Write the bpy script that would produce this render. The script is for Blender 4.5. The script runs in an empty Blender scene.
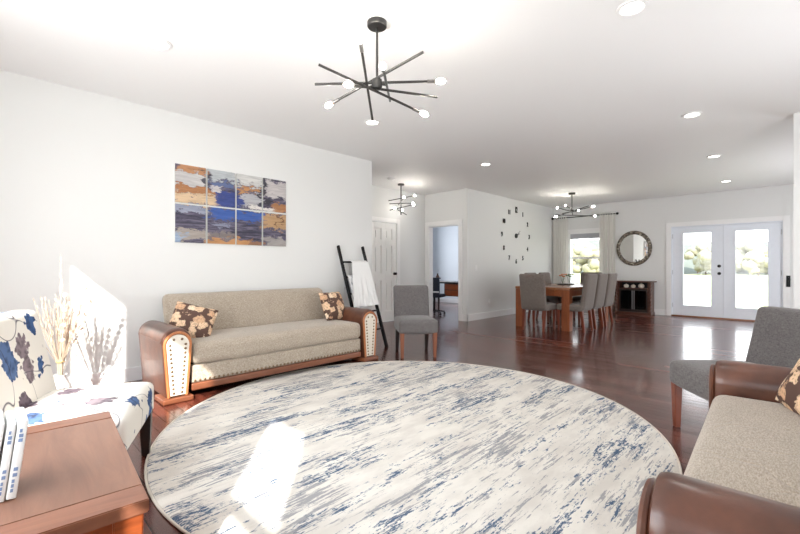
import bpy, bmesh, math, random
from mathutils import Vector, Matrix, noise
random.seed(7)
C = bpy.context.scene
COL = C.collection
PI = math.pi
R = math.radians

# ------------------------------------------------------------------ camera, world, sun, exposure
cam_d = bpy.data.cameras.new('camera'); cam = bpy.data.objects.new('camera', cam_d); COL.objects.link(cam)
cam.location = (0, 0, 1.12); cam.rotation_euler = (R(90), 0, R(44.3))
cam_d.sensor_width = 36; cam_d.lens = 410 / 800 * 36; cam_d.clip_start = 0.03; cam_d.clip_end = 600
C.camera = cam
C.view_settings.view_transform = 'Standard'; C.view_settings.look = 'None'
C.view_settings.gamma = 1; C.view_settings.use_curve_mapping = False
C.view_settings.exposure = 0.04
C.cycles.use_denoising = True
C.cycles.max_bounces = 14; C.cycles.diffuse_bounces = 8; C.cycles.transparent_max_bounces = 16
C.cycles.sample_clamp_indirect = 6; C.cycles.caustics_reflective = False; C.cycles.caustics_refractive = False

world = bpy.data.worlds.new('sky'); C.world = world; world.use_nodes = True
wn = world.node_tree.nodes; wl = world.node_tree.links
bg = wn['Background']; bg.inputs['Strength'].default_value = 5
tc = wn.new('ShaderNodeTexCoord'); sx = wn.new('ShaderNodeSeparateXYZ'); rp = wn.new('ShaderNodeValToRGB')
wl.new(tc.outputs['Generated'], sx.inputs[0]); wl.new(sx.outputs['Z'], rp.inputs[0]); wl.new(rp.outputs[0], bg.inputs['Color'])
rp.color_ramp.elements[0].position = 0.0; rp.color_ramp.elements[0].color = (1, 1, 0.98, 1)
rp.color_ramp.elements[1].position = 0.6; rp.color_ramp.elements[1].color = (0.72, 0.86, 1, 1)

sun_d = bpy.data.lights.new('sun', 'SUN'); sun_d.energy = 13; sun_d.angle = R(0.8); sun_d.color = (1, 0.95, 0.87)
sun = bpy.data.objects.new('sun', sun_d); COL.objects.link(sun)
sun.rotation_euler = Vector((-0.77, 0.63, -0.617)).to_track_quat('-Z', 'Y').to_euler()
sun.location = (8, -8, 8)

def area(name, loc, direction, sx_, sy_, energy, color=(1, 1, 1), portal=False):
    d = bpy.data.lights.new(name, 'AREA'); d.shape = 'RECTANGLE'; d.size = sx_; d.size_y = sy_
    d.energy = energy; d.color = color
    if portal: d.cycles.is_portal = True
    o = bpy.data.objects.new(name, d); COL.objects.link(o); o.location = loc
    o.rotation_euler = Vector(direction).to_track_quat('-Z', 'Z').to_euler()
    return o
# daylight portals in the glazed openings
area('portal_french_doors', (-1.16, 11.3, 1.05), (0, -1, 0), 1.9, 1.9, 1, portal=True)
area('portal_dining_window', (-4.06, 11.3, 1.35), (0, -1, 0), 0.85, 1.4, 1, portal=True)
area('portal_rear_windows', (-2.1, -0.75, 1.2), (0, 1, 0), 2.5, 2.2, 1, portal=True)
# daylight at the rear windows, then added fill lamps and the office window light
area('daylight_rear', (-1.9, -0.56, 1.25), (0, 1, 0.15), 2.4, 1.9, 62, (0.96, 0.98, 1))
area('fill_right', (1.56, 3.6, 1.45), (-1, 0, 0.25), 3.6, 1.9, 150, (0.96, 0.98, 1))  # added fill lamp brightening the living room; the right wall has no window
area('fill_kitchen', (1.56, 8.6, 1.45), (-1, 0, 0.1), 3.0, 1.7, 125, (0.93, 0.96, 1))  # added fill lamp that lifts the back room, set on a solid wall
area('daylight_office', (-8.4, 8.8, 1.5), (1, 0, 0), 1.8, 1.4, 50, (0.9, 0.93, 1))

# ------------------------------------------------------------------ materials
def new_mat(name):
    m = bpy.data.materials.new(name); m.use_nodes = True
    nt = m.node_tree; b = nt.nodes['Principled BSDF']
    return m, nt, b
def N(nt, t, **kw):
    n = nt.nodes.new('ShaderNode' + t)
    for k, v in kw.items(): setattr(n, k, v)
    return n
def pos(nt, scale=(1, 1, 1), obj=False, rot=(0, 0, 0)):
    if obj: s = N(nt, 'TexCoord').outputs['Object']
    else: s = N(nt, 'NewGeometry').outputs['Position']
    mp = N(nt, 'Mapping'); mp.inputs['Scale'].default_value = scale; mp.inputs['Rotation'].default_value = rot
    nt.links.new(s, mp.inputs[0]); return mp.outputs[0]
def ramp(nt, src, stops, interp='LINEAR'):
    r = N(nt, 'ValToRGB'); r.color_ramp.interpolation = interp
    e = r.color_ramp.elements
    while len(e) > 1: e.remove(e[-1])
    e[0].position = stops[0][0]; e[0].color = (*stops[0][1], 1)
    for p, c in stops[1:]:
        x = e.new(p); x.color = (*c, 1)
    nt.links.new(src, r.inputs[0]); return r.outputs[0]
def noise_tex(nt, vec, scale, detail=4, rough=.5, dist=0.0):
    n = N(nt, 'TexNoise'); n.inputs['Scale'].default_value = scale; n.inputs['Detail'].default_value = detail
    n.inputs['Roughness'].default_value = rough; n.inputs['Distortion'].default_value = dist
    nt.links.new(vec, n.inputs['Vector']); return n.outputs['Fac']
def mixc(nt, fac, a, b, mode='MIX'):
    m = N(nt, 'Mix', data_type='RGBA', blend_type=mode)
    for s, v in ((0, fac), (6, a), (7, b)):
        if isinstance(v, (int, float)): m.inputs[s].default_value = v
        elif isinstance(v, tuple): m.inputs[s].default_value = (*v, 1)
        else: nt.links.new(v, m.inputs[s])
    return m.outputs[2]
def math_n(nt, op, a, b=None, clamp=False):
    m = N(nt, 'Math', operation=op); m.use_clamp = clamp
    for i, v in enumerate((a, b)):
        if v is None: continue
        if isinstance(v, (int, float)): m.inputs[i].default_value = v
        else: nt.links.new(v, m.inputs[i])
    return m.outputs[0]
def bump(nt, b, h, strength=.3, dist=.01):
    n = N(nt, 'Bump'); n.inputs['Strength'].default_value = strength; n.inputs['Distance'].default_value = dist
    nt.links.new(h, n.inputs['Height']); nt.links.new(n.outputs[0], b.inputs['Normal'])
def s2l(r, g, b):
    f = lambda c: (c / 255 / 12.92) if c / 255 <= .04045 else ((c / 255 + .055) / 1.055) ** 2.4
    return (f(r), f(g), f(b))
def plain(name, col, rough=.5, metal=0, spec=.5, nscale=0, nstr=.1, vary=.0):
    m, nt, b = new_mat(name)
    b.inputs['Base Color'].default_value = (*col, 1); b.inputs['Roughness'].default_value = rough
    b.inputs['Metallic'].default_value = metal; b.inputs['Specular IOR Level'].default_value = spec
    p = pos(nt, obj=True); nz = noise_tex(nt, p, nscale or 20, 3)
    if nscale: bump(nt, b, nz, nstr, .002)
    v = vary or .012
    c = ramp(nt, nz, [(.3, tuple(x * (1 - v) for x in col)), (.7, tuple(min(1, x * (1 + v)) for x in col))])
    nt.links.new(c, b.inputs['Base Color'])
    return m
def fabric(name, c1, c2, scale=260, quilt=False):
    m, nt, b = new_mat(name)
    p = pos(nt, obj=True)
    n1 = noise_tex(nt, pos(nt, (1, 1, .25), True), scale, 2, .6); n2 = noise_tex(nt, pos(nt, (.3, 1, 1), True), scale * .8, 2, .6)
    n3 = noise_tex(nt, p, 6, 4)
    s = math_n(nt, 'MULTIPLY', math_n(nt, 'ADD', n1, n2), .5)
    c = ramp(nt, s, [(.38, c1), (.62, c2)])
    c = mixc(nt, math_n(nt, 'MULTIPLY', n3, .35), c, tuple(x * .72 for x in c1))
    nt.links.new(c, b.inputs['Base Color']); b.inputs['Roughness'].default_value = .95
    b.inputs['Specular IOR Level'].default_value = .15; b.inputs['Sheen Weight'].default_value = .25
    h = s
    if quilt:
        v = N(nt, 'TexVoronoi', voronoi_dimensions='2D'); v.inputs['Scale'].default_value = 2.3
        nt.links.new(p, v.inputs['Vector'])
        ring = math_n(nt, 'PINGPONG', v.outputs['Distance'], .16)
        g = math_n(nt, 'SMOOTH_MIN', math_n(nt, 'MULTIPLY', ring, 20), .5)
        h = math_n(nt, 'ADD', math_n(nt, 'MULTIPLY', s, .4), math_n(nt, 'MULTIPLY', g, 2.2))
    bump(nt, b, h, .45, .004)
    return m
def wood(name, dark, light, axis='X', rough=.35, scale=9, coat=.2):
    m, nt, b = new_mat(name)
    sc = {'X': (.12, 1, 1), 'Y': (1, .12, 1), 'Z': (1, 1, .12)}[axis]
    p = pos(nt, sc, True)
    n = noise_tex(nt, p, scale * 4, 6, .65, 1.2); n2 = noise_tex(nt, p, scale * .7, 3, .5, .5)
    f = math_n(nt, 'ADD', math_n(nt, 'MULTIPLY', n, .55), math_n(nt, 'MULTIPLY', n2, .45))
    c = ramp(nt, f, [(.3, dark), (.68, light)])
    nt.links.new(c, b.inputs['Base Color']); b.inputs['Roughness'].default_value = rough
    b.inputs['Coat Weight'].default_value = coat; b.inputs['Coat Roughness'].default_value = .15
    bump(nt, b, n, .08, .002)
    return m

M = {}
def wall_mat(name, col):
    m, nt, b = new_mat(name)
    n = noise_tex(nt, pos(nt), 180, 2)
    c = ramp(nt, noise_tex(nt, pos(nt), .6, 2), [(.3, tuple(x * .985 for x in col)), (.7, col)])
    nt.links.new(c, b.inputs['Base Color']); b.inputs['Roughness'].default_value = .6
    b.inputs['Specular IOR Level'].default_value = .35
    bump(nt, b, n, .08, .001); return m
M['wall'] = wall_mat('painted_wall', (.765, .772, .76))
M['office_wall'] = wall_mat('office_paint', (.68, .73, .77))
M['ceiling'] = wall_mat('ceiling_paint', (.86, .86, .86))
M['trim'] = plain('white_trim', (.86, .86, .855), .35)
M['door'] = plain('white_door', (.84, .84, .82), .4)
M['fdoor'] = plain('french_door_paint', (.78, .82, .88), .4)
# floor
m, nt, b = new_mat('hardwood_floor')
p = pos(nt)
br = N(nt, 'TexBrick'); br.offset = .37; br.inputs['Scale'].default_value = 1; br.inputs['Brick Width'].default_value = 1.1
br.inputs['Row Height'].default_value = .085; br.inputs['Mortar Size'].default_value = .004; br.inputs['Mortar Smooth'].default_value = .2
br.inputs['Color1'].default_value = (0, 0, 0, 1); br.inputs['Color2'].default_value = (1, 1, 1, 1); br.inputs['Mortar'].default_value = (.5, .5, .5, 1)
nt.links.new(p, br.inputs['Vector'])
gr = noise_tex(nt, pos(nt, (.08, 1, 1)), 45, 5, .6, .6)
f = math_n(nt, 'ADD', math_n(nt, 'MULTIPLY', br.outputs['Color'], .6), math_n(nt, 'MULTIPLY', gr, .4))
c = ramp(nt, f, [(.05, s2l(60, 27, 20)), (.5, s2l(88, 42, 32)), (1.0, s2l(124, 66, 50))])
c = mixc(nt, br.outputs['Fac'], c, s2l(34, 16, 12))
nt.links.new(c, b.inputs['Base Color'])
b.inputs['Specular IOR Level'].default_value = .45
nt.links.new(ramp(nt, br.outputs['Color'], [(0, (.19,) * 3), (1, (.28,) * 3)]), b.inputs['Roughness'])
nt.links.new(mixc(nt, br.outputs['Fac'], ramp(nt, f, [(.2, (.2,) * 3), (.8, (.42,) * 3)]), (0, 0, 0)), b.inputs['Coat Weight'])
b.inputs['Coat Roughness'].default_value = .09
hh = math_n(nt, 'ADD', math_n(nt, 'MULTIPLY', br.outputs['Fac'], -1.0), math_n(nt, 'MULTIPLY', noise_tex(nt, pos(nt, (.5, 3, 1)), 5, 2), .9))
bump(nt, b, hh, .12, .006)
cb = N(nt, 'Bump'); cb.inputs['Strength'].default_value = .1; cb.inputs['Distance'].default_value = .006
nt.links.new(hh, cb.inputs['Height']); nt.links.new(cb.outputs[0], b.inputs['Coat Normal'])
M['floor'] = m
# rug
m, nt, b = new_mat('streaked_rug')
a1 = noise_tex(nt, pos(nt, (1, .13, 1)), 44, 6, .75, .3)
a2 = noise_tex(nt, pos(nt, (1, .4, 1)), 85, 3, .7)
msk = noise_tex(nt, pos(nt, (1, .22, 1)), 5.5, 4, .65, .3)
def stretch(nt, v, lo=.38, hi=.62):
    r_ = N(nt, 'MapRange'); r_.inputs['From Min'].default_value = lo; r_.inputs['From Max'].default_value = hi
    nt.links.new(v, r_.inputs['Value']); return r_.outputs['Result']
f = math_n(nt, 'ADD', math_n(nt, 'ADD', math_n(nt, 'MULTIPLY', stretch(nt, a1), .45), math_n(nt, 'MULTIPLY', stretch(nt, a2), .2)), math_n(nt, 'MULTIPLY', stretch(nt, msk), .35))
cream = s2l(230, 226, 218)
warm = mixc(nt, ramp(nt, noise_tex(nt, pos(nt, (1, .35, 1)), 9, 4, .6), [(.4, (0, 0, 0)), (.62, (1, 1, 1))]), cream, s2l(214, 209, 201))
c = mixc(nt, ramp(nt, f, [(.63, (0, 0, 0)), (.68, (1, 1, 1))]), warm, s2l(166, 170, 176))
c = mixc(nt, ramp(nt, f, [(.69, (0, 0, 0)), (.73, (1, 1, 1))]), c, s2l(84, 102, 126))
a3 = noise_tex(nt, pos(nt, (1, .08, 1), rot=(0, 0, .02)), 60, 4, .7)
g = math_n(nt, 'ADD', math_n(nt, 'MULTIPLY', stretch(nt, a3), .6), math_n(nt, 'MULTIPLY', stretch(nt, noise_tex(nt, pos(nt, (1, .5, 1)), 3.1, 2)), .4))
c = mixc(nt, ramp(nt, g, [(.69, (0, 0, 0)), (.74, (.85, .85, .85))]), c, s2l(150, 150, 154))
nt.links.new(c, b.inputs['Base Color']); b.inputs['Roughness'].default_value = 1; b.inputs['Specular IOR Level'].default_value = .05
bump(nt, b, noise_tex(nt, pos(nt), 300, 2), .5, .006)
M['rug'] = m
M['rug_edge'] = plain('rug_binding', s2l(214, 208, 196), .95)
M['tweed'] = fabric('beige_tweed', s2l(150, 137, 122), s2l(200, 188, 172), quilt=True)
M['tweed_plain'] = fabric('beige_tweed_apron', s2l(150, 137, 122), s2l(200, 188, 172))
M['cream'] = plain('cream_upholstery', s2l(226, 218, 204), .7, nscale=120)
M['grey'] = fabric('grey_weave', s2l(88, 84, 84), s2l(128, 124, 123), 220)
M['taupe'] = fabric('taupe_weave', s2l(98, 90, 84), s2l(136, 127, 120), 200)
m, nt, b = new_mat('brown_leather')
n = noise_tex(nt, pos(nt, obj=True), 5, 4, .6); v = N(nt, 'TexVoronoi', feature='DISTANCE_TO_EDGE'); v.inputs['Scale'].default_value = 130
nt.links.new(pos(nt, obj=True), v.inputs['Vector'])
nt.links.new(ramp(nt, n, [(.3, s2l(66, 37, 27)), (.7, s2l(108, 66, 48))]), b.inputs['Base Color'])
b.inputs['Roughness'].default_value = .32; b.inputs['Coat Weight'].default_value = .2; b.inputs['Coat Roughness'].default_value = .2
bump(nt, b, v.outputs[0], .12, .002); M['leather'] = m
M['oak'] = wood('honey_wood', s2l(140, 80, 44), s2l(196, 128, 80), 'Z')
M['oakx'] = wood('honey_wood_rail', s2l(92, 52, 34), s2l(140, 84, 56), 'X')
M['table_top'] = wood('tabletop_wood', s2l(104, 68, 52), s2l(146, 104, 82), 'X', .38, 4)
M['table_end'] = wood('breadboard_wood', s2l(110, 68, 50), s2l(150, 100, 76), 'Y', .38, 5)
M['table_body'] = wood('table_body_wood', s2l(112, 52, 26), s2l(176, 92, 48), 'Y', .35, 5)
M['dining'] = wood('acacia_wood', s2l(104, 56, 32), s2l(160, 92, 54), 'Z', .3, 5)
M['dining_top'] = wood('acacia_top', s2l(112, 68, 46), s2l(160, 108, 74), 'Y', .25, 5)
M['leg'] = wood('reddish_leg_wood', s2l(86, 36, 22), s2l(140, 72, 46), 'Z', .3, 8)
M['legbrown'] = wood('brown_leg_wood', s2l(110, 62, 42), s2l(150, 94, 68), 'Z', .4, 8)
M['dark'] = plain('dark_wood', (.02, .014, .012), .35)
M['walnut'] = wood('walnut', s2l(60, 34, 26), s2l(104, 66, 50), 'X', .35, 7)
M['black'] = plain('black_metal', (.015, .015, .017), .35, .6)
M['bronze'] = plain('gunmetal', (.09, .088, .085), .32, .85)
M['bronze_pale'] = plain('brushed_socket', (.25, .24, .23), .3, .9)  # paler metal for the bulb sockets
M['nail'] = plain('antique_nailhead', (.22, .15, .09), .35, .85)
M['steel'] = plain('hinge_steel', (.4, .4, .42), .35, .9)
def emit(name, col, st):
    m, nt, b = new_mat(name)
    b.inputs['Emission Color'].default_value = (*col, 1); b.inputs['Emission Strength'].default_value = st
    b.inputs['Base Color'].default_value = (*col, 1); return m
M['bulb'] = emit('lit_bulb', (1, .93, .83), 120)
M['can'] = emit('lit_downlight', (1, .96, .9), 12)
def glassy(name, tint=(1, 1, 1), refl=.06):
    m = bpy.data.materials.new(name); m.use_nodes = True; nt = m.node_tree; nt.nodes.clear()
    o = N(nt, 'OutputMaterial'); t = N(nt, 'BsdfTransparent'); g = N(nt, 'BsdfGlossy'); mx = N(nt, 'MixShader')
    lw = N(nt, 'LayerWeight'); lw.inputs['Blend'].default_value = .5
    fr = N(nt, 'Math', operation='POWER'); fr.inputs[1].default_value = 4; nt.links.new(lw.outputs['Facing'], fr.inputs[0])
    fm = N(nt, 'Math', operation='MULTIPLY_ADD'); fm.inputs[1].default_value = .5; fm.inputs[2].default_value = .03; nt.links.new(fr.outputs[0], fm.inputs[0]); fr = fm
    t.inputs[0].default_value = (*tint, 1); g.inputs['Roughness'].default_value = .02
    nt.links.new(fr.outputs[0], mx.inputs[0]); nt.links.new(t.outputs[0], mx.inputs[1]); nt.links.new(g.outputs[0], mx.inputs[2])
    nt.links.new(mx.outputs[0], o.inputs[0]); return m
M['glass'] = glassy('window_glass')
M['dark_glass'] = glassy('fireplace_glass', (.35, .42, .45))
m = bpy.data.materials.new('sheer_curtain'); m.use_nodes = True; nt = m.node_tree; b = nt.nodes['Principled BSDF']
tr = N(nt, 'BsdfTranslucent'); tp = N(nt, 'BsdfTransparent'); m1 = N(nt, 'MixShader'); m2 = N(nt, 'MixShader')
b.inputs['Base Color'].default_value = (.95, .94, .91, 1); b.inputs['Roughness'].default_value = .9; tr.inputs[0].default_value = (.92, .9, .87, 1)
m1.inputs[0].default_value = .3; nt.links.new(b.outputs[0], m1.inputs[1]); nt.links.new(tr.outputs[0], m1.inputs[2])
wv = noise_tex(nt, pos(nt), 400, 1); fv = math_n(nt, 'MULTIPLY', wv, .2)
nt.links.new(fv, m2.inputs[0]); nt.links.new(m1.outputs[0], m2.inputs[1]); nt.links.new(tp.outputs[0], m2.inputs[2])
nt.links.new(m2.outputs[0], nt.nodes['Material Output'].inputs[0]); M['sheer'] = m
m, nt, b = new_mat('mirror_silver'); b.inputs['Metallic'].default_value = 1; b.inputs['Roughness'].default_value = .02
nt.links.new(ramp(nt, noise_tex(nt, pos(nt), 3), [(0, (.88, .88, .86)), (1, (.92, .92, .9))]), b.inputs['Base Color']); M['mirror'] = m
m, nt, b = new_mat('mosaic_frame')
v = N(nt, 'TexVoronoi'); v.inputs['Scale'].default_value = 34; nt.links.new(pos(nt, obj=True), v.inputs['Vector'])
nt.links.new(ramp(nt, v.outputs['Color'], [(.2, s2l(70, 62, 54)), (.5, s2l(128, 116, 100)), (.8, s2l(168, 160, 146))], 'CONSTANT'), b.inputs['Base Color'])
b.inputs['Roughness'].default_value = .3; bump(nt, b, v.outputs['Distance'], .5, .006); M['mosaic'] = m
# floral accent-chair fabric
def floral(name, base, blobs, line, scale, vein=True):
    m, nt, b = new_mat(name)
    p = pos(nt, obj=True)
    wob = N(nt, 'TexNoise'); wob.inputs['Scale'].default_value = 14; wob.inputs['Detail'].default_value = 3
    nt.links.new(p, wob.inputs['Vector'])
    vm = N(nt, 'VectorMath', operation='SCALE'); vm.inputs['Scale'].default_value = .09
    sb = N(nt, 'VectorMath', operation='SUBTRACT'); sb.inputs[1].default_value = (.5, .5, .5)
    nt.links.new(wob.outputs['Color'], sb.inputs[0]); nt.links.new(sb.outputs[0], vm.inputs[0])
    ad = N(nt, 'VectorMath', operation='ADD'); nt.links.new(p, ad.inputs[0]); nt.links.new(vm.outputs[0], ad.inputs[1])
    v = N(nt, 'TexVoronoi'); v.inputs['Scale'].default_value = scale; v.inputs['Randomness'].default_value = .8
    nt.links.new(ad.outputs[0], v.inputs['Vector'])
    v2 = N(nt, 'TexVoronoi'); v2.inputs['Scale'].default_value = scale * 5.5; nt.links.new(ad.outputs[0], v2.inputs['Vector'])
    sp = N(nt, 'SeparateColor'); nt.links.new(v.outputs['Color'], sp.inputs[0])
    thr = math_n(nt, 'ADD', v.outputs['Distance'], math_n(nt, 'MULTIPLY', v2.outputs['Distance'], .22))
    mask = ramp(nt, thr, [(.44 if vein else .62, (1, 1, 1)), (.47 if vein else .65, (0, 0, 0))])
    pick = ramp(nt, sp.outputs[0], blobs, 'CONSTANT')
    on = ramp(nt, sp.outputs[1], [(0, (1, 1, 1)), (.88 if vein else .93, (0, 0, 0))], 'CONSTANT')
    shade = ramp(nt, v2.outputs['Distance'], [(.1, (.62, .62, .62)), (.6, (1.25, 1.25, 1.25))])
    pick = mixc(nt, 1.0, pick, shade, 'MULTIPLY')
    c = mixc(nt, math_n(nt, 'MULTIPLY', mask, on), base, pick)
    if vein:
        w = noise_tex(nt, pos(nt, (1, 1, 1), True), 3.4, 1, .4, .6)
        ln = math_n(nt, 'ABSOLUTE', math_n(nt, 'SUBTRACT', w, .5))
        c = mixc(nt, ramp(nt, ln, [(.0025, (1, 1, 1)), (.005, (0, 0, 0))]), c, line)
    nt.links.new(c, b.inputs['Base Color']); b.inputs['Roughness'].default_value = .85; b.inputs['Specular IOR Level'].default_value = .2
    bump(nt, b, noise_tex(nt, p, 250, 2), .2, .002)
    return m
M['floral'] = floral('blue_and_mauve_floral', s2l(232, 228, 220),
                     [(0, s2l(58, 84, 126)), (.42, s2l(126, 114, 120)), (.6, s2l(78, 100, 138)), (.82, s2l(108, 96, 106))], s2l(60, 58, 74), 5.6)
M['leafy'] = floral('brown_leaf_print', s2l(92, 70, 62),
                    [(0, s2l(206, 176, 146)), (.5, s2l(188, 152, 122)), (.8, s2l(220, 198, 172))], s2l(190, 160, 130), 11, vein=False)
def art_mat():
    """broad horizontal knife strokes of paint, in the plane of the canvases"""
    m, nt, b = new_mat('abstract_paint')
    p = pos(nt); sp = N(nt, 'SeparateXYZ'); nt.links.new(p, sp.inputs[0])
    n1 = noise_tex(nt, pos(nt, (1, .55, 1.6)), 9, 5, .65, .4); n2 = noise_tex(nt, pos(nt, (1, .6, 1.5), rot=(.1, 0, 0)), 16, 4, .7, .2)
    n3 = noise_tex(nt, pos(nt, (1, .18, 1.8)), 26, 5, .7, .6)
    u = math_n(nt, 'ADD', math_n(nt, 'DIVIDE', math_n(nt, 'SUBTRACT', sp.outputs[1], 1.425), 1.29), math_n(nt, 'MULTIPLY', math_n(nt, 'SUBTRACT', n1, .5), .35))
    v = math_n(nt, 'ADD', math_n(nt, 'DIVIDE', math_n(nt, 'SUBTRACT', sp.outputs[2], 1.38), .825), math_n(nt, 'MULTIPLY', math_n(nt, 'SUBTRACT', n2, .5), .30))
    c = ramp(nt, n3, [(.38, s2l(44, 42, 62)), (.5, s2l(72, 68, 90)), (.6, s2l(104, 98, 116))])
    strokes = [(0, .25, .92, 1.05, (196, 142, 98)), (-.1, .24, .73, .92, (206, 204, 202)), (.2, .27, .6, .95, (48, 46, 62)), (-.1, .35, .65, .73, (176, 120, 72)),
        (-.1, .37, .50, .65, (216, 188, 152)), (.26, .5, .86, 1.1, (190, 196, 198)), (.27, .5, .76, .84, (92, 108, 150)), (.33, .56, .50, .72, (48, 68, 138)), (.26, .38, .70, .77, (200, 196, 196)),
        (.5, .75, .84, 1.1, (214, 214, 210)), (.5, .74, .76, .83, (192, 138, 86)), (.55, .75, .57, .74, (186, 186, 190)), (.6, .95, .50, .56, (226, 222, 216)), (.75, .8, .6, 1.1, (46, 44, 56)),
        (.8, 1.1, .72, .97, (202, 196, 194)), (.85, 1.1, .5, .64, (172, 118, 72)), (-.1, .26, .40, .49, (150, 156, 174)), (.26, .78, .34, .48, (48, 90, 168)), (.31, .45, .22, .29, (132, 136, 156)),
        (.76, 1.1, .25, .48, (188, 150, 106)), (-.1, .26, .04, .18, (170, 160, 150)), (.24, .62, -.1, .08, (198, 144, 90)), (.26, .5, .09, .16, (134, 124, 120)), (.6, .76, -.1, .06, (150, 108, 78)),
        (.78, 1.1, -.1, .13, (164, 158, 154)), (-.1, .07, -.1, .14, (150, 170, 196)), (.92, .95, .3, .5, (110, 74, 44))]
    for (a0, a1, b0, b1, col) in strokes:
        du = math_n(nt, 'ABSOLUTE', math_n(nt, 'DIVIDE', math_n(nt, 'SUBTRACT', u, (a0 + a1) / 2), (a1 - a0) / 2))
        dv = math_n(nt, 'ABSOLUTE', math_n(nt, 'DIVIDE', math_n(nt, 'SUBTRACT', v, (b0 + b1) / 2), (b1 - b0) / 2))
        r_ = math_n(nt, 'ADD', math_n(nt, 'MULTIPLY', math_n(nt, 'MAXIMUM', du, dv), .5), math_n(nt, 'MULTIPLY', math_n(nt, 'SUBTRACT', n3, .5), .5))
        c = mixc(nt, math_n(nt, 'MULTIPLY', ramp(nt, r_, [(.44, (1, 1, 1)), (.54, (0, 0, 0))]), .92), c, s2l(*col))
    c = mixc(nt, 1.0, c, ramp(nt, n3, [(.35, (.72, .72, .74)), (.6, (1, 1, 1))]), 'MULTIPLY')
    nt.links.new(c, b.inputs['Base Color']); b.inputs['Roughness'].default_value = .5; return m
M['art'] = art_mat()
M['canvas_edge'] = plain('canvas_edge', (.8, .8, .78), .8)
M['white_cloth'] = plain('white_throw_fabric', (.82, .82, .81), .95, nscale=90, nstr=.3)
m, nt, b = new_mat('patterned_throw_fabric')
nt.links.new(ramp(nt, noise_tex(nt, pos(nt, obj=True), 9, 3), [(.45, s2l(226, 226, 226)), (.52, s2l(172, 176, 182)), (.58, s2l(222, 222, 222))]), b.inputs['Base Color'])
b.inputs['Roughness'].default_value = .95; M['grey_cloth'] = m
M['paper'] = plain('white_book_cloth', (.78, .79, .78), .6)
M['print'] = plain('faded_blue_print', s2l(120, 142, 178), .6)
M['grass_dry'] = plain('dried_grass', s2l(208, 190, 176), .9, vary=.15)
M['stem'] = plain('dried_stem', s2l(190, 172, 150), .8, vary=.15)
M['euc'] = plain('dried_leaf', s2l(214, 200, 184), .8)
M['ceramic'] = plain('white_ceramic', (.8, .79, .77), .25)
M['twine'] = plain('twine', s2l(190, 160, 110), .9)
M['jacket'] = plain('dark_navy_cloth', s2l(36, 42, 56), .85, nscale=60)
M['lightband'] = plain('pale_band', (.7, .72, .75), .7)
M['outdoor_grass'] = plain('summer_grass', s2l(176, 176, 132), .95, vary=.12)
M['hill'] = plain('distant_hill', s2l(92, 96, 86), 1, vary=.2)
M['foliage'] = plain('tree_foliage', s2l(136, 132, 112), .9, nscale=8, nstr=.6, vary=.3)
M['bark'] = plain('bark', s2l(80, 66, 54), .95)
M['flower_o'] = plain('orange_petals', s2l(210, 130, 80), .8); M['flower_g'] = plain('green_leaves', s2l(90, 110, 70), .8)
M['cover'] = plain('switch_plastic', (.85, .85, .84), .3)
M['shade'] = plain('grey_roman_shade', s2l(176, 178, 184), .9)
M['firebox'] = plain('firebox_black', (.02, .022, .025), .6)
M['log'] = plain('fire_log', s2l(90, 84, 80), .9)
M['threshold'] = wood('oak_threshold', s2l(110, 66, 40), s2l(150, 96, 60), 'X')

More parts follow.
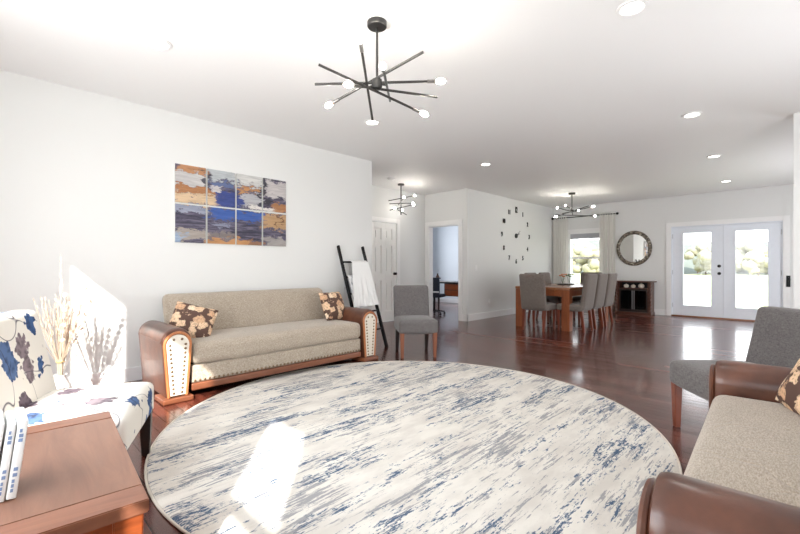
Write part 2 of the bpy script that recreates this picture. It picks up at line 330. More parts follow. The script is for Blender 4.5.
# ------------------------------------------------------------------ mesh helpers
class MB:
    def __init__(s): s.v = []; s.f = []
    def add(s, vs, fs, mat=None):
        o = len(s.v)
        if mat is not None: vs = [mat @ Vector(v) for v in vs]
        s.v += [tuple(v) for v in vs]; s.f += [tuple(i + o for i in f) for f in fs]; return s
    def box(s, x0, x1, y0, y1, z0, z1, mat=None):
        vs = [(x, y, z) for x in (x0, x1) for y in (y0, y1) for z in (z0, z1)]
        fs = [(0, 1, 3, 2), (4, 6, 7, 5), (0, 4, 5, 1), (2, 3, 7, 6), (0, 2, 6, 4), (1, 5, 7, 3)]
        return s.add(vs, fs, mat)
    def rbox(s, cx, cy, cz, sx_, sy_, sz, r, n=3, puff=(0, 0, 0), k=6, mat=None, deform=None):
        """rounded box with optional crown (puff) on each axis"""
        h = (sx_ / 2, sy_ / 2, sz / 2); r = min(r, *h)
        def samples(hh):
            a = [-hh + r * (1 - math.cos(t * PI / 2 / n)) for t in range(n + 1)]
            mid = [-(hh - r) + 2 * (hh - r) * t / k for t in range(1, k)]
            return a + mid + [-x for x in reversed(a)]
        S = [samples(x) for x in h]; vs = {}; out = []; fs = []
        def vid(i, j, l):
            key = (i, j, l)
            if key not in vs:
                q = Vector((S[0][i], S[1][j], S[2][l])); inn = Vector([max(-(h[a] - r), min(h[a] - r, q[a])) for a in range(3)])
                d = q - inn
                if d.length > 1e-9: d = d.normalized() * r
                pnt = inn + d
                u = [pnt[a] / h[a] for a in range(3)]
                for a in range(3):
                    if puff[a]:
                        w = 1
                        for c_ in range(3):
                            if c_ != a: w *= max(0, 1 - u[c_] ** 4)
                        pnt[a] += puff[a] * w * u[a]
                pnt += Vector((cx, cy, cz))
                if deform: pnt = deform(pnt)
                vs[key] = len(out); out.append(pnt)
            return vs[key]
        n_ = [len(x) for x in S]
        for a in range(3):
            b_, c_ = (a + 1) % 3, (a + 2) % 3
            for side in (0, n_[a] - 1):
                for i in range(n_[b_] - 1):
                    for j in range(n_[c_] - 1):
                        ids = []
                        for (p_, q_) in ((i, j), (i + 1, j), (i + 1, j + 1), (i, j + 1)):
                            key = [0, 0, 0]; key[a] = side; key[b_] = p_; key[c_] = q_
                            ids.append(vid(*key))
                        if side == 0: ids.reverse()
                        fs.append(tuple(ids))
        return s.add(out, fs, mat)
    def tube(s, pts, r, seg=10, caps=True, mat=None):
        pts = [Vector(p) for p in pts]; rs = r if isinstance(r, (list, tuple)) else [r] * len(pts)
        vs = []; fs = []; prev = None
        for i, p in enumerate(pts):
            t = (pts[min(i + 1, len(pts) - 1)] - pts[max(i - 1, 0)]).normalized()
            if prev is None:
                u = t.orthogonal().normalized()
            else:
                u = (prev - t * prev.dot(t)).normalized()
            prev = u; w = t.cross(u)
            for k in range(seg):
                a = 2 * PI * k / seg; vs.append(p + (u * math.cos(a) + w * math.sin(a)) * rs[i])
        for i in range(len(pts) - 1):
            for k in range(seg):
                a, b_ = i * seg + k, i * seg + (k + 1) % seg
                fs.append((a, b_, b_ + seg, a + seg))
        if caps:
            fs.append(tuple(reversed(range(seg)))); fs.append(tuple(range((len(pts) - 1) * seg, len(pts) * seg)))
        return s.add(vs, fs, mat)
    def lathe(s, prof, c=(0, 0, 0), seg=24, mat=None):
        vs = []; fs = []
        for r, z in prof:
            for k in range(seg):
                a = 2 * PI * k / seg; vs.append((c[0] + r * math.cos(a), c[1] + r * math.sin(a), c[2] + z))
        for i in range(len(prof) - 1):
            for k in range(seg):
                a, b_ = i * seg + k, i * seg + (k + 1) % seg
                fs.append((a, b_, b_ + seg, a + seg))
        fs.append(tuple(reversed(range(seg)))); fs.append(tuple(range((len(prof) - 1) * seg, len(prof) * seg)))
        return s.add(vs, fs, mat)
    def ball(s, c, r, seg=10, sq=(1, 1, 1)):
        vs = []; fs = []; rings = seg // 2
        for i in range(1, rings):
            t = PI * i / rings
            for k in range(seg):
                a = 2 * PI * k / seg; vs.append((c[0] + r * sq[0] * math.sin(t) * math.cos(a), c[1] + r * sq[1] * math.sin(t) * math.sin(a), c[2] + r * sq[2] * math.cos(t)))
        vs += [(c[0], c[1], c[2] + r * sq[2]), (c[0], c[1], c[2] - r * sq[2])]
        for i in range(rings - 2):
            for k in range(seg):
                a, b_ = i * seg + k, i * seg + (k + 1) % seg; fs.append((a, a + seg, b_ + seg, b_))
        T = len(vs) - 2; l = (rings - 2) * seg
        for k in range(seg):
            fs.append((T, k, (k + 1) % seg)); fs.append((T + 1, l + (k + 1) % seg, l + k))
        return s.add(vs, fs)
    def taper(s, x, y, z0, z1, b_, t, dx=0, dy=0, mat=None):
        """square leg, half sizes b_ at the floor and t at the top; the foot is offset by dx, dy"""
        vs = [(x + dx + i * b_, y + dy + j * b_, z0) for i in (-1, 1) for j in (-1, 1)] + [(x + i * t, y + j * t, z1) for i in (-1, 1) for j in (-1, 1)]
        fs = [(0, 2, 3, 1), (4, 5, 7, 6), (0, 1, 5, 4), (2, 6, 7, 3), (0, 4, 6, 2), (1, 3, 7, 5)]
        return s.add(vs, fs, mat)
    def prism(s, poly, axis_from, axis_to, fn):
        """closed polygon poly of 2-D points swept from a to b through fn(u, v, w)"""
        n = len(poly); vs = [fn(u, v, axis_from) for u, v in poly] + [fn(u, v, axis_to) for u, v in poly]
        fs = [tuple(range(n - 1, -1, -1)), tuple(range(n, 2 * n))] + [(i, (i + 1) % n, n + (i + 1) % n, n + i) for i in range(n)]
        return s.add(vs, fs)
    def build(s, name, mat, parent=None, smooth=True, bevel=0, label=None):
        me = bpy.data.meshes.new(name); me.from_pydata(s.v, [], s.f)
        bm = bmesh.new(); bm.from_mesh(me); bmesh.ops.recalc_face_normals(bm, faces=bm.faces)
        if bevel: bmesh.ops.bevel(bm, geom=[e for e in bm.edges if len(e.link_faces) == 2 and e.calc_face_angle(0) > .6], offset=bevel, segments=2, affect='EDGES', clamp_overlap=True)
        bm.to_mesh(me); bm.free()
        me.materials.append(mat)
        for p_ in me.polygons: p_.use_smooth = smooth
        if smooth: me.set_sharp_from_angle(angle=R(38))
        o = bpy.data.objects.new(name, me); COL.objects.link(o)
        if parent: o.parent = parent
        if label: o['label'] = label
        return o

def tag(o, label, cat, group=None, kind=None):
    o['label'] = label; o['category'] = cat
    if group: o['group'] = group
    if kind: o['kind'] = kind
    return o
def thing(name, label, cat, loc=(0, 0, 0), rz=0, group=None):
    o = bpy.data.objects.new(name, None); COL.objects.link(o); o.empty_display_size = .1
    o.location = loc; o.rotation_euler = (0, 0, rz); return tag(o, label, cat, group)
def struct(name, mb, mat, parent=None, bevel=0, label=None):
    o = mb.build(name, mat, parent, smooth=False, bevel=bevel)
    if not parent:
        o['kind'] = 'structure'
        if label: o['label'] = label
    return o
def copy_tree(o, parent=None):
    c = o.copy(); COL.objects.link(c)
    if parent: c.parent = parent
    for ch in list(o.children): copy_tree(ch, c)
    return c

# ------------------------------------------------------------------ room shell
H = 2.74
YB = 11.1
struct('floor', MB().box(-8.6, 1.72, -.72, YB + .15, -.12, 0), M['floor'], label='dark glossy hardwood floor')
struct('ceiling', MB().box(-8.6, 1.72, -.72, YB + .15, H, H + .12), M['ceiling'], label='smooth white ceiling')
def wallx(name, y0, y1, x0, x1, holes, mat):        # wall running along X
    mb = MB(); cur = x0
    for (a, b_, z0, z1) in sorted(holes):
        mb.box(cur, a, y0, y1, 0, H)
        if z0 > 0: mb.box(a, b_, y0, y1, 0, z0)
        mb.box(a, b_, y0, y1, z1, H); cur = b_
    mb.box(cur, x1, y0, y1, 0, H); return struct(name, mb, mat)
def wally(name, x0, x1, y0, y1, holes, mat):
    mb = MB(); cur = y0
    for (a, b_, z0, z1) in sorted(holes):
        mb.box(x0, x1, cur, a, 0, H)
        if z0 > 0: mb.box(x0, x1, a, b_, 0, z0)
        mb.box(x0, x1, a, b_, z1, H); cur = b_
    mb.box(x0, x1, cur, y1, 0, H); return struct(name, mb, mat)
wally('wall_left', -4.82, -4.7, -.6, 4.2, [], M['wall'])
wallx('wall_hall_end', 4.08, 4.2, -6.05, -4.82, [], M['wall'])
wally('wall_hall', -6.17, -6.05, 4.08, 7.0, [(5.36, 6.10, 0, 2.03)], M['wall'])
wallx('wall_doorway', 7.0, 7.12, -6.17, -4.9, [(-5.93, -5.11, 0, 2.02)], M['wall'])
wally('wall_clock', -5.02, -4.9, 7.12, YB, [], M['wall'])
wallx('wall_back', YB, YB + .15, -5.02, 1.72, [(-4.47, -3.64, .66, 2.04), (-2.12, -.24, 0, 2.04)], M['wall'])
wallx('wall_partition', 6.0, 6.14, -.05, 1.6, [], M['wall'])
wally('wall_right', 1.6, 1.72, -.72, YB, [], M['wall'])
wallx('wall_rear', -.72, -.6, -4.82, 1.6, [(-3.30, -2.58, .3, 2.44), (-2.5, -1.04, .08, 2.33), (-.24, .41, .9, 2.21)], M['wall'])
wallx('wall_office_near', 7.0, 7.12, -8.6, -6.17, [], M['office_wall'])
wallx('wall_office_far', 10.3, 10.42, -8.6, -5.02, [], M['office_wall'])
wally('wall_office_side', -8.72, -8.6, 7.0, 10.42, [], M['office_wall'])
# baseboards
def baseb(name, boxes):
    mb = MB()
    for b_ in boxes:
        mb.box(*b_, 0, .135)
    return struct(name, mb, M['trim'], bevel=.004)
T = .016
baseb('baseboard_left', [(-4.7, -4.7 + T, -.6, 4.2)])
baseb('baseboard_left_end', [(-4.82, -4.7 + T, 4.2, 4.2 + T)])
baseb('baseboard_hall', [(-6.05, -6.05 + T, 4.2, 5.27), (-6.05, -6.05 + T, 6.19, 7.0)])
baseb('baseboard_clock', [(-4.9, -4.9 + T, 7.0 - T, YB), (-5.02, -4.9 + T, 7.0 - T, 7.0)])
baseb('baseboard_back', [(-4.88, -2.22, YB - T, YB), (-.14, 1.6, YB - T, YB)])
baseb('baseboard_partition', [(-.05, 1.6, 6 - T, 6.0), (-.05 - T, -.05, 6 - T, 6.14)])
baseb('baseboard_right', [(1.6 - T, 1.6, -.6, 6.0 - T)])
baseb('baseboard_office', [(-8.6, -5.05, 10.3 - T, 10.3)])
# door casings
def casing_x(name, xa, xb, y, zt, w=.095, d=.02, jamb=None):
    mb = MB().box(xa - w, xa, y - d, y, 0, zt + w).box(xb, xb + w, y - d, y, 0, zt + w).box(xa, xb, y - d, y, zt, zt + w)
    if jamb: mb.box(xa, xa + .018, y, y + jamb, 0, zt).box(xb - .018, xb, y, y + jamb, 0, zt).box(xa + .018, xb - .018, y, y + jamb, zt - .018, zt)
    return struct(name, mb, M['trim'], bevel=.003)
casing_x('trim_1', -5.93, -5.11, 7.0, 2.02, .095, .02, .12)
casing_x('trim_2', -2.12, -.24, YB, 2.04, .095)
mb = MB().box(-6.05, -6.03, 5.27, 5.36, 0, 2.12).box(-6.05, -6.03, 6.10, 6.19, 0, 2.12).box(-6.05, -6.03, 5.36, 6.10, 2.03, 2.12)
struct('trim_3', mb, M['trim'], bevel=.003)
# ------------------------------------------------------------------ hall door, six panels
def six_panel_door():
    root = bpy.data.objects.new('door_1', None); COL.objects.link(root); root.location = (-6.06, 5.37, 0); root['kind'] = 'structure'
    root['label'] = 'white six-panel hall door with black knob'
    W, HT = .72, 2.02; mb = MB()
    stiles = [(0, .11), (.305, .415), (.61, .72)]
    rails = [(0.005, .22), (.84, .99), (1.56, 1.68), (1.90, HT)]
    for a, b_ in stiles: mb.box(-.035, 0, a, b_, .005, HT)
    for a, b_ in rails:
        for (p_, q_) in ((.11, .305), (.415, .61)): mb.box(-.035, 0, p_, q_, a, b_)
    for (a, b_) in ((.22, .84), (.99, 1.56), (1.68, 1.90)):
        for (p_, q_) in ((.11, .305), (.415, .61)):
            mb.box(-.034, -.026, p_, q_, a, b_)
            mb.box(-.028, -.010, p_ + .045, q_ - .045, a + .045, b_ - .045)
    o = mb.build('door_leaf', M['door'], root, smooth=False, bevel=.003)
    k = MB().tube([(0, .665, .98), (.008, .665, .98)], .03, 16).tube([(.008, .665, .98), (.03, .665, .98)], .012, 12).tube([(.03, .665, .98), (.04, .665, .98), (.06, .665, .98), (.07, .665, .98)], [.018, .029, .029, .015], 16)
    k.build('door_knob', M['black'], o)
    for z in (.2, 1.0, 1.85): MB().tube([(.006, .0, z - .045), (.006, .0, z + .045)], .007, 8).build('hinge', M['steel'], o)
six_panel_door()
# ------------------------------------------------------------------ french doors
def french(name, x0, x1, knob, label):
    root = bpy.data.objects.new(name, None); COL.objects.link(root); root['kind'] = 'structure'; root['label'] = label
    y0, y1 = YB + .03, YB + .075
    gx0, gx1, gz0, gz1 = x0 + .205, x1 - .205, .26, 1.88
    mb = MB().box(x0, gx0, y0, y1, .03, 2.02).box(gx1, x1, y0, y1, .03, 2.02).box(gx0, gx1, y0, y1, .03, gz0).box(gx0, gx1, y0, y1, gz1, 2.02)
    o = mb.build('door_leaf', M['fdoor'], root, smooth=False)
    mb = MB()
    w = .03
    mb.box(gx0 - w, gx0, y0 - .012, y0, gz0 - w, gz1 + w).box(gx1, gx1 + w, y0 - .012, y0, gz0 - w, gz1 + w).box(gx0, gx1, y0 - .012, y0, gz0 - w, gz0).box(gx0, gx1, y0 - .012, y0, gz1, gz1 + w)
    mb.build('glazing_bead', M['fdoor'], o, smooth=False, bevel=.004)
    MB().box(gx0, gx1, y0 + .018, y0 + .026, gz0, gz1).build('glass_pane', M['glass'], o, smooth=False)
    if knob:
        kx = x1 - .065
        MB().tube([(kx, y0, .98), (kx, y0 - .012, .98)], .032, 16).tube([(kx, y0 - .012, .98), (kx, y0 - .035, .98), (kx, y0 - .05, .98), (kx, y0 - .062, .98)], [.012, .02, .029, .018], 16).build('door_knob', M['black'], o)
        MB().tube([(kx, y0, 1.14), (kx, y0 - .018, 1.14)], .032, 16).box(kx - .006, kx + .006, y0 - .035, y0 - .018, 1.12, 1.16).build('deadbolt', M['black'], o)
    hx = x0 if knob else x1
    for z in (.25, 1.0, 1.82): MB().tube([(hx, y0 - .008, z - .05), (hx, y0 - .008, z + .05)], .008, 8).build('hinge', M['steel'], o)
french('door_2', -2.10, -1.182, True, 'left white glazed french door with black knob and deadbolt')
french('door_3', -1.178, -.26, False, 'right white glazed french door')
struct('trim_4', MB().box(-2.12, -.24, YB - .01, YB + .12, 0.0, .028), M['threshold'], bevel=.003)
struct('trim_5', MB().box(-1.195, -1.165, YB + .076, YB + .095, .03, 2.02).box(-2.12, -2.1, YB, YB + .12, .028, 2.04).box(-.26, -.24, YB, YB + .12, .028, 2.04).box(-2.1, -.26, YB, YB + .12, 2.022, 2.04), M['fdoor'])
# ------------------------------------------------------------------ dining window
def window(name, x0, x1, z0, z1, ya, yb, inner, mid, label, trim=True):
    root = bpy.data.objects.new(name, None); COL.objects.link(root); root['kind'] = 'structure'; root['label'] = label
    ym = (ya + yb) / 2
    mb = MB().box(x0, x0 + .04, ya, yb, z0, z1).box(x1 - .04, x1, ya, yb, z0, z1).box(x0 + .04, x1 - .04, ya, yb, z0, z0 + .04).box(x0 + .04, x1 - .04, ya, yb, z1 - .04, z1)
    if mid: mb.box(x0 + .04, x1 - .04, ym - .02, ym + .02, mid - .025, mid + .025)
    f = mb.build('window_frame', M['trim'], root, smooth=False)
    MB().box(x0 + .04, x1 - .04, ym - .003, ym + .003, z0 + .04, (mid - .025) if mid else z1 - .04).build('glass_pane', M['glass'], root, smooth=False)
    if mid: MB().box(x0 + .04, x1 - .04, ym - .003, ym + .003, mid + .025, z1 - .04).build('glass_pane', M['glass'], root, smooth=False)
    if trim:
        s = inner; y0, y1 = (ya - .02, ya) if s < 0 else (yb, yb + .02)
        w = .085
        MB().box(x0 - w, x0, y0, y1, z0 - .02, z1 + w).box(x1, x1 + w, y0, y1, z0 - .02, z1 + w).box(x0, x1, y0, y1, z1, z1 + w).box(x0 - w - .02, x1 + w + .02, y0 - (.03 if s < 0 else 0), y1 + (0 if s < 0 else .03), z0 - .045, z0 - .02).build('window_casing', M['trim'], root, smooth=False, bevel=.003)
    return root
w1 = window('window_1', -4.47, -3.64, .66, 2.04, YB, YB + .15, -1, 1.36, 'white double-hung window between the curtains')
sh = MB()
for i, z in enumerate((2.03, 1.99, 1.95, 1.91)): sh.box(-4.43, -3.68, YB + .012 - .003 * i, YB + .04, z - .045, z)
sh.build('roman_shade', M['shade'], w1, smooth=False, bevel=.004)
window('window_2', -3.30, -2.58, .3, 2.44, -.72, -.6, 1, None, 'narrow window in the rear wall', False)
window('window_3', -2.5, -1.04, .08, 2.33, -.72, -.6, 1, None, 'wide window in the rear wall', False)
window('window_4', -.24, .41, .9, 2.21, -.72, -.6, 1, 1.46, 'small window in the rear wall', False)

# ------------------------------------------------------------------ outdoors
g = MB().box(-60, 60, 11.6, 130, -.5, -.35); struct('ground', g, M['outdoor_grass'], label='sunlit grass beyond the glazed doors')
g = MB(); n = 40; vs = []; fs = []
for i in range(n + 1):
    for j in range(8):
        x = -130 + 260 * i / n; t = j / 7
        hgt = -.4 + math.sin(t * PI / 2) * (9 + 4 * noise.noise(Vector((x * .03, 3, 0))) + 2 * noise.noise(Vector((x * .12, 7, 0))))
        vs.append((x, 100 + t * 60, hgt))
for i in range(n):
    for j in range(7):
        a = i * 8 + j; fs.append((a, a + 8, a + 9, a + 1))
g.add(vs, fs); struct('distant_hills', g, M['hill'], label='low hazy wooded hills on the horizon')
rt = random.Random(3)
def tree(x, y, h, k):
    t = thing('field_tree', 'leafy green tree out beyond the grass, seen through the glazing', 'tree', (x, y, -.35), 0, 'trees beyond the grass')
    MB().tube([(0, 0, 0), (.1, 0, h * .3), (0, .1, h * .6)], [.14, .1, .06], 8).build('trunk', M['bark'], t)
    mb = MB()
    for i in range(13):
        a = rt.uniform(0, 2 * PI); rr = rt.uniform(.1, .42) * h; z = rt.uniform(.18, .85) * h
        mb.ball((rr * math.cos(a), rr * math.sin(a), z), h * rt.uniform(.14, .22), 12, (1, 1, .85))
    o = mb.build('crown', M['foliage'], t)
    for v in o.data.vertices:
        v.co += Vector(noise.noise_vector(v.co * 1.6)) * .35
for i, (x, y, h) in enumerate([(-14, 62, 5), (-8, 70, 6), (-3.5, 66, 4.6), (1.5, 74, 6), (6, 68, 5), (-20, 58, 5.2), (-26, 64, 6), (-31, 52, 4.6), (12, 72, 5.4), (-17, 72, 6.4), (-5.5, 80, 6.5), (-1, 84, 6), (-11, 78, 6.2), (-22, 70, 6.6), (-28, 75, 7), (-24.5, 60, 4), (-3, 76, 4.6), (3.5, 80, 5.4), (-9.5, 74, 4.8), (-16, 80, 5.6), (8.5, 82, 6), (-19, 84, 6.2)]): tree(x * 1.35, y * 1.3, h * 1.05, i)

# ------------------------------------------------------------------ ceiling lights
def can_light(x, y, label, power=14):
    t = thing('recessed_light', label, 'ceiling light', (x, y, H), 0, 'recessed ceiling lights')
    MB().lathe([(.062, -.001), (.088, -.001), (.088, -.008), (.068, -.012), (.062, -.004)], seg=28).build('trim_ring', M['trim'], t)
    MB().lathe([(.061, -.002), (.061, -.006), (.03, -.0075)], seg=24).build('lens', M['can'], t)
    d = bpy.data.lights.new('downlight', 'SPOT'); d.energy = power; d.spot_size = R(140); d.spot_blend = .8; d.shadow_soft_size = .06; d.color = (1, .97, .93)
    l = bpy.data.objects.new('downlight', d); COL.objects.link(l); l.parent = t; l.location = (0, 0, -.03)
    return t
can_light(-3.32, .9, 'recessed ceiling light above the sofa, nearest to the art wall')
can_light(-3.42, 3.06, 'recessed ceiling light just past the large chandelier')
can_light(-3.54, 5.56, 'recessed ceiling light out over the open floor, alone between the two small chandeliers')
can_light(-.75, 2.84, 'largest recessed ceiling light, cut by the top edge of the photo')
can_light(-.82, 5.28, 'nearest recessed ceiling light of the row leading to the french doors')
can_light(-.9, 7.48, 'middle recessed ceiling light of the row leading to the french doors')
can_light(-1.0, 9.82, 'farthest recessed ceiling light, right above the french doors')
t = thing('smoke_detector', 'white round smoke detector on the hall ceiling', 'smoke detector', (-5.33, 5.23, H))
MB().lathe([(.07, 0), (.07, -.02), (.05, -.035), (.02, -.038)], seg=24).build('detector_body', M['trim'], t)
MB().lathe([(.018, -.0385), (.018, -.043), (.01, -.045)], seg=12).build('test_button', M['cover'], t)

def chandelier(label, canopy, hub_z, arms, rod=.008, bulb_r=.024, cr=.065):
    x, y = canopy
    t = thing('chandelier', label, 'chandelier', (x, y, H), 0, 'sputnik chandeliers')
    MB().lathe([(cr, 0), (cr, -.028), (cr - .006, -.034), (.02, -.036)], seg=28).build('canopy', M['bronze'], t)
    MB().tube([(0, 0, -.034), (0, 0, hub_z - H)], rod * 1.0, 12).build('stem', M['bronze'], t)
    MB().lathe([(.01, -.035), (.032, -.03), (.036, 0), (.032, .03), (.01, .035)], (0, 0, hub_z - H), 16).build('hub', M['bronze'], t)
    for P, Q in arms:
        P = Vector(P) - Vector((x, y, H)); Q = Vector(Q) - Vector((x, y, H)); d = (Q - P).normalized()
        a = MB().tube([P, Q - d * .05], rod, 10)
        # short clamp from the hub to the arm
        hub = Vector((0, 0, hub_z - H)); s_ = max(0, min(1, (hub - P).dot(Q - P) / (Q - P).length_squared)); n_ = P + (Q - P) * s_
        if (n_ - hub).length > .02: a.tube([hub, n_], rod * .8, 8)
        arm = a.build('arm', M['bronze'], t)
        MB().tube([Q - d * .055, Q], rod * 1.35, 12).build('socket', M['bronze_pale'], arm)
        MB().tube([Q, Q + d * .012, Q + d * .03, Q + d * .03 + d * bulb_r, Q + d * (.028 + bulb_r * 1.9)], [rod * .9, bulb_r * .75, bulb_r, bulb_r * .85, bulb_r * .2], 14).build('bulb', M['bulb'], arm)
    return t
chandelier('large black sputnik chandelier hanging over the round rug', (-2.005, 1.837), 2.33, [
    ([-2.171, 1.49, 2.395], [-1.879, 2.124, 2.191]), ([-1.681, 1.932, 2.461], [-2.332, 1.716, 2.263]),
    ([-2.30, 1.55, 2.330], [-1.72, 2.10, 2.345]), ([-1.78, 2.19, 2.285], [-2.11, 1.72, 2.318]),
    ([-2.193, 1.965, 2.173], [-1.87, 1.581, 2.452]), ([-2.239, 2.185, 2.386], [-1.731, 1.633, 2.274])], .0085, .019)
chandelier('small black sputnik chandelier above the dining table', (-3.572, 9.048), 2.345, [
    ([-3.37, 9.46, 2.48], [-3.74, 8.67, 2.21]), ([-3.42, 8.78, 2.28], [-3.90, 9.1, 2.45]), ([-3.79, 8.72, 2.25], [-3.24, 9.4, 2.24]),
    ([-3.86, 9.21, 2.33], [-3.17, 9.09, 2.40]), ([-3.42, 8.87, 2.3], [-3.76, 9.2, 2.49]), ([-3.66, 9.32, 2.36], [-3.35, 8.82, 2.31])], .009, .017, .07)
ax, ay = -5.573, 5.739
hall_arms = []
for k, (z, a) in enumerate([(2.46, 20), (2.40, -35), (2.36, 80), (2.28, 10), (2.24, 130), (2.2, -70)]):
    c_, s_ = math.cos(R(a)) * .27, math.sin(R(a)) * .27
    hall_arms.append(((ax - c_, ay - s_, z - .03), (ax + c_, ay + s_, z + .03)))
t = thing('chandelier', 'small black tiered chandelier hanging in the hall by the panelled door', 'chandelier', (ax, ay, H), 0, 'sputnik chandeliers')
MB().lathe([(.065, 0), (.065, -.028), (.02, -.034)], seg=24).build('canopy', M['bronze'], t)
MB().tube([(0, 0, -.03), (0, 0, -.6)], .011, 10).build('stem', M['bronze'], t)
for P, Q in hall_arms:
    P = Vector(P) - Vector((ax, ay, H)); Q = Vector(Q) - Vector((ax, ay, H)); d = (Q - P).normalized()
    arm = MB().tube([P, Q - d * .04], .008, 8).build('arm', M['bronze'], t)
    MB().tube([Q - d * .045, Q], .011, 10).build('socket', M['bronze_pale'], arm)
    MB().ball(Q + d * .018, .02, 12).build('bulb', M['bulb'], arm)

# ------------------------------------------------------------------ rug
mb = MB(); mb.lathe([(1.69, .0005), (1.705, .002), (1.705, .009), (1.69, .012)], seg=128)
rug = thing('round_rug', 'large round cream rug with blue streaks on the dark floor', 'rug', (-2.135, 2.29, 0))
mb.build('rug_pile', M['rug'], rug)
MB().tube([(1.712 * math.cos(2 * PI * k / 128), 1.712 * math.sin(2 * PI * k / 128), .0068) for k in range(129)], .0064, 8, caps=False).build('rug_binding', M['rug_edge'], rug)

# ------------------------------------------------------------------ sofas
def arc_profile(w0, w1, h, n=16):
    """inverted-U outline: half width w0 at the floor, w1 at the shoulder, height h; closed"""
    pts = [(-w0, 0)]; zc = h - w1
    for k in range(n + 1):
        a = PI - PI * k / n; pts.append((w1 * math.cos(a), zc + w1 * math.sin(a)))
    pts.append((w0, 0)); return pts
nail_me = []
def nail(parent, p_):
    if not nail_me:
        o = MB().ball((0, 0, 0), (.011), 10, (1, .6, 1)).build('nailhead', M['nail']); nail_me.append(o.data)
        bpy.data.objects.remove(o)
    o = bpy.data.objects.new('nailhead', nail_me[0]); COL.objects.link(o); o.parent = parent; o.location = p_
def make_sofa(name, label, loc, rz, L, D=.93, rimmat='oak'):
    t = thing(name, label, 'sofa', loc, rz, None)
    aw = .115
    for sgn, cx in ((-1, aw), (1, L - aw)):
        # leather arm: rolled top, slightly flared; front end domed
        mb = MB(); prof = arc_profile(.08, aw, .57, 18); secs = []
        ys = [.02, .025, .04, .06, .3, D - .3, D - .19, D - .17]; sc = [.86, .94, .985, 1, 1, 1, .97, .9]
        vs = []; npf = len(prof)
        for y, s_ in zip(ys, sc):
            for (u, v) in prof:
                vc = .45; vv = (v - vc) * s_ + vc if v > vc else v
                vs.append((cx + u * s_, y, .045 + vv))
        fs = []
        for i in range(len(ys) - 1):
            for k in range(npf):
                a = i * npf + k; b_ = i * npf + (k + 1) % npf; fs.append((a, b_, b_ + npf, a + npf))
        fs.append(tuple(range(npf))); fs.append(tuple(reversed(range((len(ys) - 1) * npf, len(ys) * npf))))
        mb.add(vs, fs); arm = mb.build('armrest', M['leather'], t)
        # welt seam along the outer side
        sx_ = cx + sgn * (aw + .0)
        MB().tube([(sx_, .06, .5), (sx_, .3, .5), (sx_, D - .22, .5)], .005, 8).build('welt', M['leather'], arm)
        pr = arc_profile(.058, .088, .50, 18)
        pan = MB().prism(pr, .004, .021, lambda u, v, w, cx=cx: (cx + u, w, .06 + v)).build('front_panel', M['cream'], t)
        rim = arc_profile(.068, .099, .525, 22)
        MB().tube([(cx + u, .008, .05 + v) for u, v in rim], .0125, 8).build('arm_rim', M[rimmat], pan)
        for sd in (-1, 1):
            for k in range(12):
                z = .08 + k * .036; f = min(1, max(0, (z - .06) / .41)); hw = .058 + .03 * f
                nail(pan, (cx + sd * (hw - .028), .003, z))
        for k in (2, 5): nail(pan, (cx + .05 * math.cos(PI * k / 7), .003, .478 + .055 * math.sin(PI * k / 7)))
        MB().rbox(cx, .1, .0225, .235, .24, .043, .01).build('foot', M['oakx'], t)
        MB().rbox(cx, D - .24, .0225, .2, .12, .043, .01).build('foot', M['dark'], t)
    x0, x1 = 2 * aw + .002, L - 2 * aw - .002
    def wavy(p_): return p_ + Vector((0, 0, .006 * noise.noise(Vector((p_.x * 2.2, p_.y * 3, 0)))))
    MB().rbox((x0 + x1) / 2, .345, .372, x1 - x0, .66, .185, .055, 4, (0, 0, .02), 16, deform=wavy).build('seat_cushion', M['tweed'], t)
    ap = MB().rbox((x0 + x1) / 2, .09, .2, x1 - x0, .1, .15, .015).build('front_apron', M['tweed_plain'], t)
    n_ = int((x1 - x0) / .041)
    for k in range(min(n_, 46)): nail(ap, (x0 + .03 + k * (x1 - x0 - .06) / (min(n_, 46) - 1), .039, .143))
    MB().rbox((x0 + x1) / 2, .085, .092, x1 - x0, .11, .062, .012).build('wood_rail', M['oakx'], t)
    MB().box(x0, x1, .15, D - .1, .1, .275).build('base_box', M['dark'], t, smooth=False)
    ang = R(15)
    def rake(p_):
        dz = p_.z - .42
        return Vector((p_.x, p_.y + dz * math.tan(ang) + .012 * noise.noise(Vector((p_.x * 1.7, p_.z * 5, 4))), p_.z))
    MB().rbox(L / 2, .735, .63, x1 - x0 - .004, .13, .44, .06, 4, (0, .02, 0), 16, deform=rake).build('backrest', M['tweed'], t)
    return t
make_sofa('sofa', 'long beige sofa with brown leather arms below the canvases', (-3.68, 1.03, 0), R(90), 2.35)
make_sofa('sofa', 'beige and brown leather sofa cut by the right edge of the photo', (-.355, 2.93, 0), R(-87.4), 1.88, rimmat='leather')

